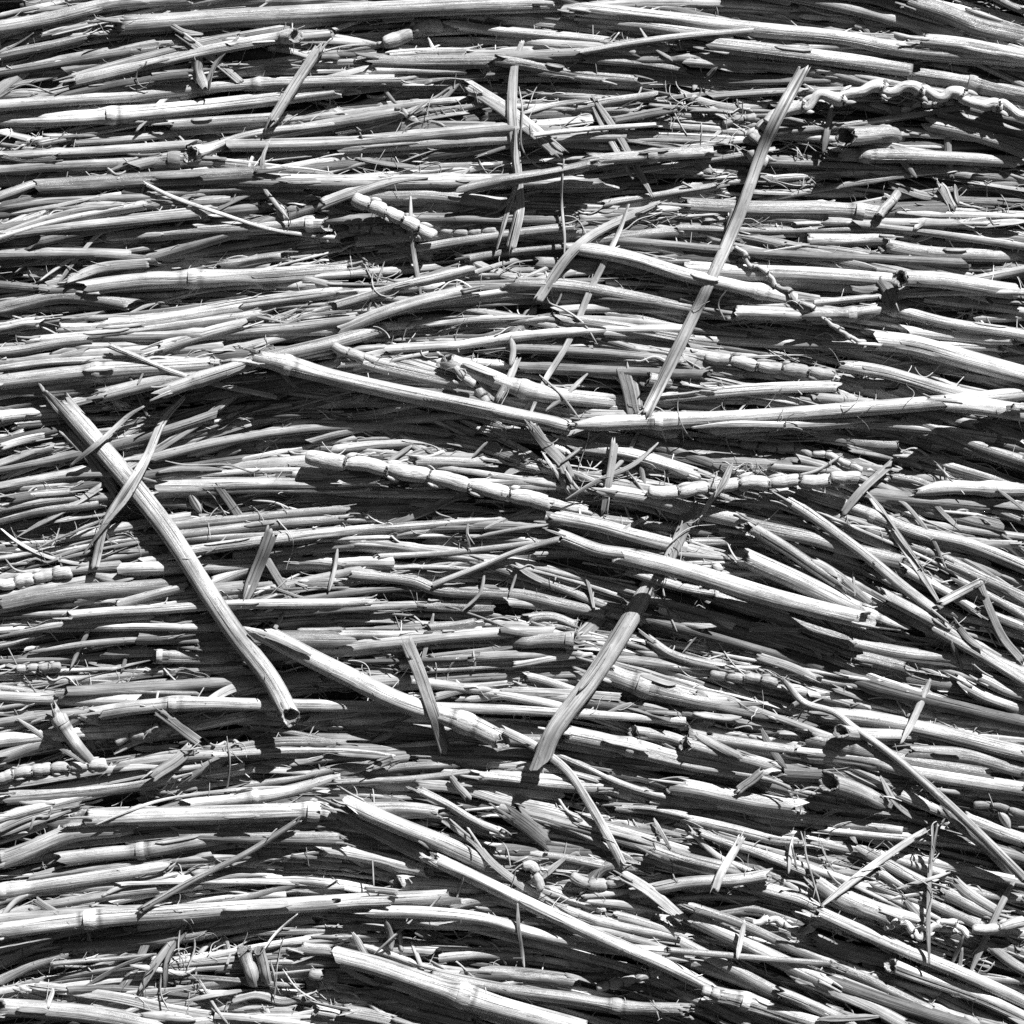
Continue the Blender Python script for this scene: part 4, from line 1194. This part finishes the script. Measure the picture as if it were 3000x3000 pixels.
        if w>28 and ln>350 and rng.random()<.45:      # a peeling skin along the side
            T,A,B=frames(C); q0=rng.uniform(.1,.6); q1=min(.95,q0+rng.uniform(.12,.3)); i0,i1=int(q0*n),int(q1*n)
            if i1-i0>6:
                a=rng.uniform(.5,2.6); m=i1-i0; x=np.linspace(-1,1,m); rr=R[i0:i1]*(1.03+.10*np.clip(x-.3,0,1)**2*4)
                P=C[i0:i1]+(A[i0:i1]*math.cos(a)+B[i0:i1]*math.sin(a))*rr[:,None]
                sb=Buf(); blade(sb,P,ws*rng.uniform(.25,.4)*np.clip(1.2-np.abs(x)**3,.2,1),tone*rng.uniform(.9,1.12),curl=.12,roll=a-1.57,thick=1.5,cols=5,jag=1.2); parts.append(('peeling_skin',sb,M_STRIP,None))
    elif k=='B':
        mat=M_STRIP
        W=np.full(n,ws)*np.interp(t,[0,1],[1,it['W']])*(1+.05*np.sin(t*ln/60+seed[0]))
        f=1-.0*t
        if w<22: f=np.clip(.35+3*np.minimum(t,1-t),0,1)
        elif rng.random()<.35: f=np.clip(.5+2.5*(t if rng.random()<.5 else 1-t),0,1)
        if 'taper' in it['label']: f=np.clip(.1+2.2*(1-t),0,1)
        W=W*f
        blade(buf,C,W,tone,curl=(rng.uniform(.03,.16) if ('flat' in it['label'] or 'strip' in it['label']) else rng.uniform(.05,.42)),roll=rng.normal(0,.08 if it['label'] else .22),twist=rng.normal(0,.2 if it['label'] else .4),thick=3,cols=9,jag=.8,seed=seed)
        if w>20 and rng.random()<.6:
            T,A,B=frames(C)
            for _ in range(rng.integers(1,3)):
                end=rng.random()<.5; i=int((.0 if end else 1.0)*(n-1)); dr=T[i]*(-1 if end else 1); o=rng.uniform(-.4,.4)
                i2=int((.18 if end else .82)*(n-1)); l=rng.uniform(.3,1.0)*ws; m=8; q=np.linspace(0,1,m)[:,None]
                p0=C[i2]+A[i2]*o*ws+B[i2]*ws*.16; p1=C[i]+A[i]*o*ws*1.1+dr*l+B[i]*ws*rng.uniform(.05,.4)
                P=p0*(1-q)+p1*q+B[i]*ws*.1*np.sin(q*3.1)
                sb=Buf(); blade(sb,P,ws*rng.uniform(.12,.25)*np.linspace(1,.4,m),tone*rng.uniform(.85,1.15),curl=.15,cols=5,jag=1.3,thick=1.8); parts.append(('splinter',sb,M_STRIP,None))
    elif k=='F':
        mat=M_STRIP
        R=ws/2*np.clip(.35+4*np.minimum(t,1-t),0,1); tube(buf,C,R,tone,sides=7,ends="hh",flat=.35,inner=False,seed=seed)
        if ln>110 and rng.random()<.4:
            T,A,B=frames(C); i=int(rng.uniform(.4,.8)*n); m=6; q=np.linspace(0,1,m)[:,None]; sg=rng.choice([-1,1])
            P=C[i]+T[i]*q*ws*4+A[i]*sg*ws*2.2*q**1.3+B[i]*ws*q
            sb=Buf(); tube(sb,P,ws*.3*np.linspace(1,.3,m),tone,sides=5,ends="hh",inner=False); parts.append(('side_fibre',sb,M_STRIP,None))
    elif k=='K':
        mat=M_NODE
        ns=it['N'] or max(2,int(round(ln/(w*1.5)))); x=t*ns; f=x-np.floor(np.minimum(x,ns-1e-6))
        R=ws/2*(.80+.16*np.sin(np.clip(f,0,1)*math.pi)**.7+.10*f-.12*np.exp(-((f-.03)/.06)**2)-.07*np.exp(-((f-.97)/.04)**2)-.06*np.exp(-((f-.55)/.08)**2))*(1+.05*np.sin(np.floor(x)*2.7+seed[0]))
        zig=any(z in it['label'] for z in ('zigzag','rope','wavy'))
        if zig: R=ws/2*(.74+.36*f**1.5-.14*np.sin(f*math.pi))
        R[0]*=.5; R[-1]*=.6
        T,A,B=frames(C); zz=np.where(np.floor(x)%2==0,1,-1)*(np.abs(((f+.5)%1)-.5)*-2+.5)*(.34 if zig else .09)
        C2=C+A*(zz*ws)[:,None]+B*(np.sin(f*math.pi)*ws*.06)[:,None]
        C2=np.stack([smooth1(C2[:,c],1) for c in range(3)],1)
        tube(buf,C2,R,tone,sides=16,ends="hh",inner=False,ridge=.03,seed=seed)
        for q in range(1,ns):
            i=int(q/ns*(n-1)); sg=1 if q%2 else -1
            kb=Buf()
            for a in np.linspace(.35,1.75,6): lump(kb,C2[i]+(A[i]*sg*math.cos(a)+B[i]*math.sin(a))*R[i]*rng.uniform(.88,1.04)+T[i]*ws*rng.normal(0,.05),ws*rng.uniform(.06,.12),tone*rng.uniform(.22,.6),rough=.4)
            parts.append(('knot',kb,M_PITH,None))
            for _ in range(rng.integers(1,3)):
                sg=rng.choice([-1,1]); m=8; qq=np.linspace(0,1,m)[:,None]; P=C2[i]+T[i]*qq*ws*rng.uniform(.6,1.1)+A[i]*sg*ws*(.38+.22*qq)+B[i]*ws*(.12+.12*np.sin(qq*3))
                hb=Buf(); blade(hb,P,ws*.32*np.sin(np.linspace(.5,2.9,m)),tone*rng.uniform(.9,1.12),curl=.4,cols=5,jag=.8,thick=1.8); parts.append(('scale',hb,M_HUSK,None))
    elif k=='L':
        mat=M_HUSK
        W=ws*np.clip(np.sin(np.pi*np.clip(t*.9+.08,0,1))**.7,.08,1); blade(buf,C,W,tone,curl=.55,roll=rng.normal(0,.3),twist=rng.normal(0,.5),thick=2.2,cols=9,jag=.6,seed=seed)
    ob=buf.build(KINDNAME[k] if not (k=='B' and w<14) else 'straw_sliver',mat,None,org)
    for nm,b,m,_ in parts: b.build(nm,m,ob,org)
    ob['category']=CAT[k]; ob['group']=GROUP[k]
    it['ob']=ob

order=sorted(items,key=lambda i:(i['lev'],i['n']))
low=[i for i in order if i['lev']<=2]; mid=[i for i in order if i['lev']==3]; high=[i for i in order if i['lev']>=4]
fillbuf=Buf()
bed(fillbuf,900,(10,34),(350,1200),.6,.08,lo=GREF+10,sides=7,step=22,stiff=44,margin=80)
GREF=np.maximum(GREF,GH-14)
for it in low:
    if it['lev']==1: make(it)
bed(fillbuf,220,(6,20),(220,900),.7,.10,lo=GREF+4,sides=7,step=18,stiff=36,margin=60)
for it in low:
    if it['lev']==2: make(it)
bed(fillbuf,170,(4,14),(150,700),.75,.12,lo=GREF+6,sides=7,step=18,stiff=30,margin=40)
for it in mid: make(it)
bed(fillbuf,280,(3,10),(120,600),.75,.14,lo=GREF+12,sides=6,step=16,stiff=26,margin=40)
GMID=GH.copy()
# chaff: short chips, shreds and hairs caught between the stalks
chaff=Buf()
def scatter(count, wr, lr, devs, flat=.8, curve=1.0):
    done=0; tries=0
    while done<count and tries<count*5:
        tries+=1
        u,v=rng.uniform(-40,3040,2); length=rng.uniform(*lr); w=rng.uniform(*wr); a=flow(u,v)+rng.normal(0,devs); step=8
        m=max(5,int(length/step)); x=np.linspace(-.5,.5,m); bend=rng.normal(0,.25)*length*(x*x*4-1)*.25*rng.choice([0.4,1,2.2])*curve
        bend=bend+rng.normal(0,.05)*length*curve*np.sin(x*9+rng.uniform(0,6))
        uv=np.stack([u+length*x*math.cos(a)-bend*math.sin(a),v+length*x*math.sin(a)+bend*math.cos(a)],1)
        iy,ix=gidx(uv[:,0],uv[:,1])
        if np.mean(GH[iy,ix])>np.mean(GREF[iy,ix])+rng.normal(34,22): continue
        done+=1
        h=settle(uv,w,stiff=18,sink=.4,lift=tuple(rng.uniform(0,12,2)),thick=w*.3,write=False)
        C=to_world(uv,h); tone=tone_of(np.clip(rng.normal(.62,.14),.2,.85))
        if rng.random()<flat: blade(chaff,C,w*S*np.clip(rng.uniform(.3,1)+np.linspace(0,.8,m),.2,1),tone,curl=rng.uniform(0,.5),roll=rng.normal(0,.5),twist=rng.normal(0,1.2),cols=5,jag=1.2,thick=1.6)
        else: tube(chaff,C,w*S*.4*np.linspace(1,.5,m),tone,sides=5,ends="hh",inner=False)
scatter(420,(5,13),(40,150),.30)
scatter(800,(2.5,6),(60,260),.28,.6)
scatter(650,(2,4.5),(80,300),.8,.3,2.2)
for it in high: make(it)
def tangle(u0,v0,r,count):       # a wisp of curly hairs round one spot
    for _ in range(count):
        u,v=u0+rng.normal(0,r*1.4),v0+rng.normal(0,r*.6); a=rng.uniform(0,6.28); l=rng.uniform(60,190); m=14; q=np.linspace(0,1,m)
        th=a+rng.normal(0,1.6)*q+rng.normal(0,.5)*np.sin(q*6); uv=np.stack([u+np.cumsum(np.cos(th))*l/m,v+np.cumsum(np.sin(th))*l/m],1)
        h=settle(uv,4,stiff=20,sink=.3,lift=tuple(rng.uniform(0,26,2)),write=False); C=to_world(uv,h)
        tube(chaff,C,rng.uniform(1.0,2.6)*S*np.linspace(1,.4,m),tone_of(.66)*rng.uniform(.7,1.1),sides=5,ends="hh",inner=False,flat=.3)
for q in ((1070,760,60,9),(2440,1150,70,10),(1960,1560,60,8),(2110,1310,60,10),(330,1540,70,9),(2390,2440,80,12),(560,2780,80,14),(760,1470,60,10),(1380,1060,60,8),(2700,2480,70,8),(1560,2540,60,9),(1220,1000,60,8),(640,2200,50,7),(1900,2950,80,6),(2090,310,60,10),(420,130,50,6),(1330,300,60,9)): tangle(*q)
scatter(160,(3,8),(30,110),.8)
scatter(260,(2,4),(80,280),1.0,.2,2.4)

def setting(ob,label,kind):
    ob['kind']=kind; ob['label']=label
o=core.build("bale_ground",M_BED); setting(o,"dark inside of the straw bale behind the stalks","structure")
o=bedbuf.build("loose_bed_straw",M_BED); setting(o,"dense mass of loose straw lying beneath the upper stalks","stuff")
o=fillbuf.build("loose_thin_straw",M_BED); setting(o,"thin straw filling the gaps between the stalks","stuff")
o=chaff.build("loose_chaff",M_STRIP); setting(o,"fine chips and hairs of straw caught between the stalks","stuff")

# ------------------------------------------------------------------ labels
SIZEW={'T':((24,'slender'),(40,'medium'),(999,'thick')),'B':((12,'hair-thin'),(19,'narrow'),(999,'wide')),'F':((999,'thin'),),'K':((30,'small'),(999,'large')),'L':((999,'papery'),)}
NOUN={'T':'stalk','B':'flat strip','F':'fibre','K':'knobbly stem','L':'husk flake'}
LMK=[i for i in items if i['ref']]
def slope(it):
    a=(it['ang']+90)%180-90
    if abs(a)>58: return 'upright'
    return 'level' if abs(a)<5 else ('rising' if a>0 else 'falling')
rows={}
for it in items:
    if it['label']: it['ob']['label']=it['label']; continue
    size=next(n for lim,n in SIZEW[it['kind']] if it['w']<lim)
    ln='short ' if it['len']<170 else ('long ' if it['len']>520 else '')
    mid=np.clip(it['mid'],40,2960)
    best=None
    for L in LMK:
        pl=spline(L['uv0'],30); d=np.linalg.norm(pl-mid,axis=1); q=int(d.argmin())
        if best is None or d[q]<best[0]: best=(float(d[q]),L,pl[q])
    dv=mid-best[2]
    rel=('above' if dv[1]<0 else 'below') if abs(dv[1])>=abs(dv[0])*.6 else ('left of' if dv[0]<0 else 'right of')
    if best[0]<12: rel='touching'
    rows.setdefault((size,ln,slope(it),it['kind'],rel,best[1]['ref']),[]).append((best[0],it))
ORD=['nearest','second nearest','third nearest','fourth nearest','fifth nearest','sixth nearest','seventh nearest','eighth nearest','ninth nearest','tenth nearest']
for (size,ln,sl,kd,rel,ref),v in rows.items():
    v.sort(key=lambda p:p[0])
    for r,(d,it) in enumerate(v):
        pre='' if len(v)==1 else ORD[min(r,9)]+' '
        it['ob']['label']=f"{pre}{ln}{size} {sl} {NOUN[kd]} {rel} {ref}"

# ------------------------------------------------------------------ light and camera
world=bpy.data.worlds.new("World"); scene.world=world; world.use_nodes=True
nt=world.node_tree; bg=nt.nodes["Background"]
sky=nt.nodes.new("ShaderNodeTexSky"); sky.sky_type='NISHITA'; sky.sun_disc=False
el=math.asin(SUN.z); az=math.atan2(SUN.x,SUN.y)
sky.sun_elevation=el; sky.sun_rotation=az
sky.dust_density=0.0; sky.air_density=0.34; sky.altitude=1500
bw=nt.nodes.new("ShaderNodeSeparateColor"); nt.links.new(sky.outputs[0],bw.inputs[0]); nt.links.new(bw.outputs[0],bg.inputs[0])   # black and white photograph: the blue sky seen through a red filter
bg.inputs[1].default_value=SKY
sun=bpy.data.lights.new("sun",'SUN'); sun.energy=SUNE; sun.angle=math.radians(0.55); sun.color=(1,1,1)
so=bpy.data.objects.new("sun",sun); col.objects.link(so); so.rotation_euler=(-SUN).to_track_quat('-Z','Y').to_euler()
cam=bpy.data.cameras.new("camera"); co=bpy.data.objects.new("camera",cam); col.objects.link(co)
co.location=(0,-DIST,0); co.rotation_euler=(math.radians(90),0,0)
cam.sensor_width=36; cam.lens=36*DIST/(3000*S); cam.clip_start=0.02; cam.clip_end=50
cam.dof.use_dof=True; cam.dof.focus_distance=DIST-0.002; cam.dof.aperture_fstop=9.0
scene.camera=co
scene.render.engine='CYCLES'; scene.cycles.max_bounces=6; scene.cycles.diffuse_bounces=4
try: scene.cycles.use_denoising=False
except Exception: pass
vs=scene.view_settings; vs.view_transform='Standard'; vs.look='None'; vs.exposure=EXPO; vs.gamma=1; vs.use_curve_mapping=False
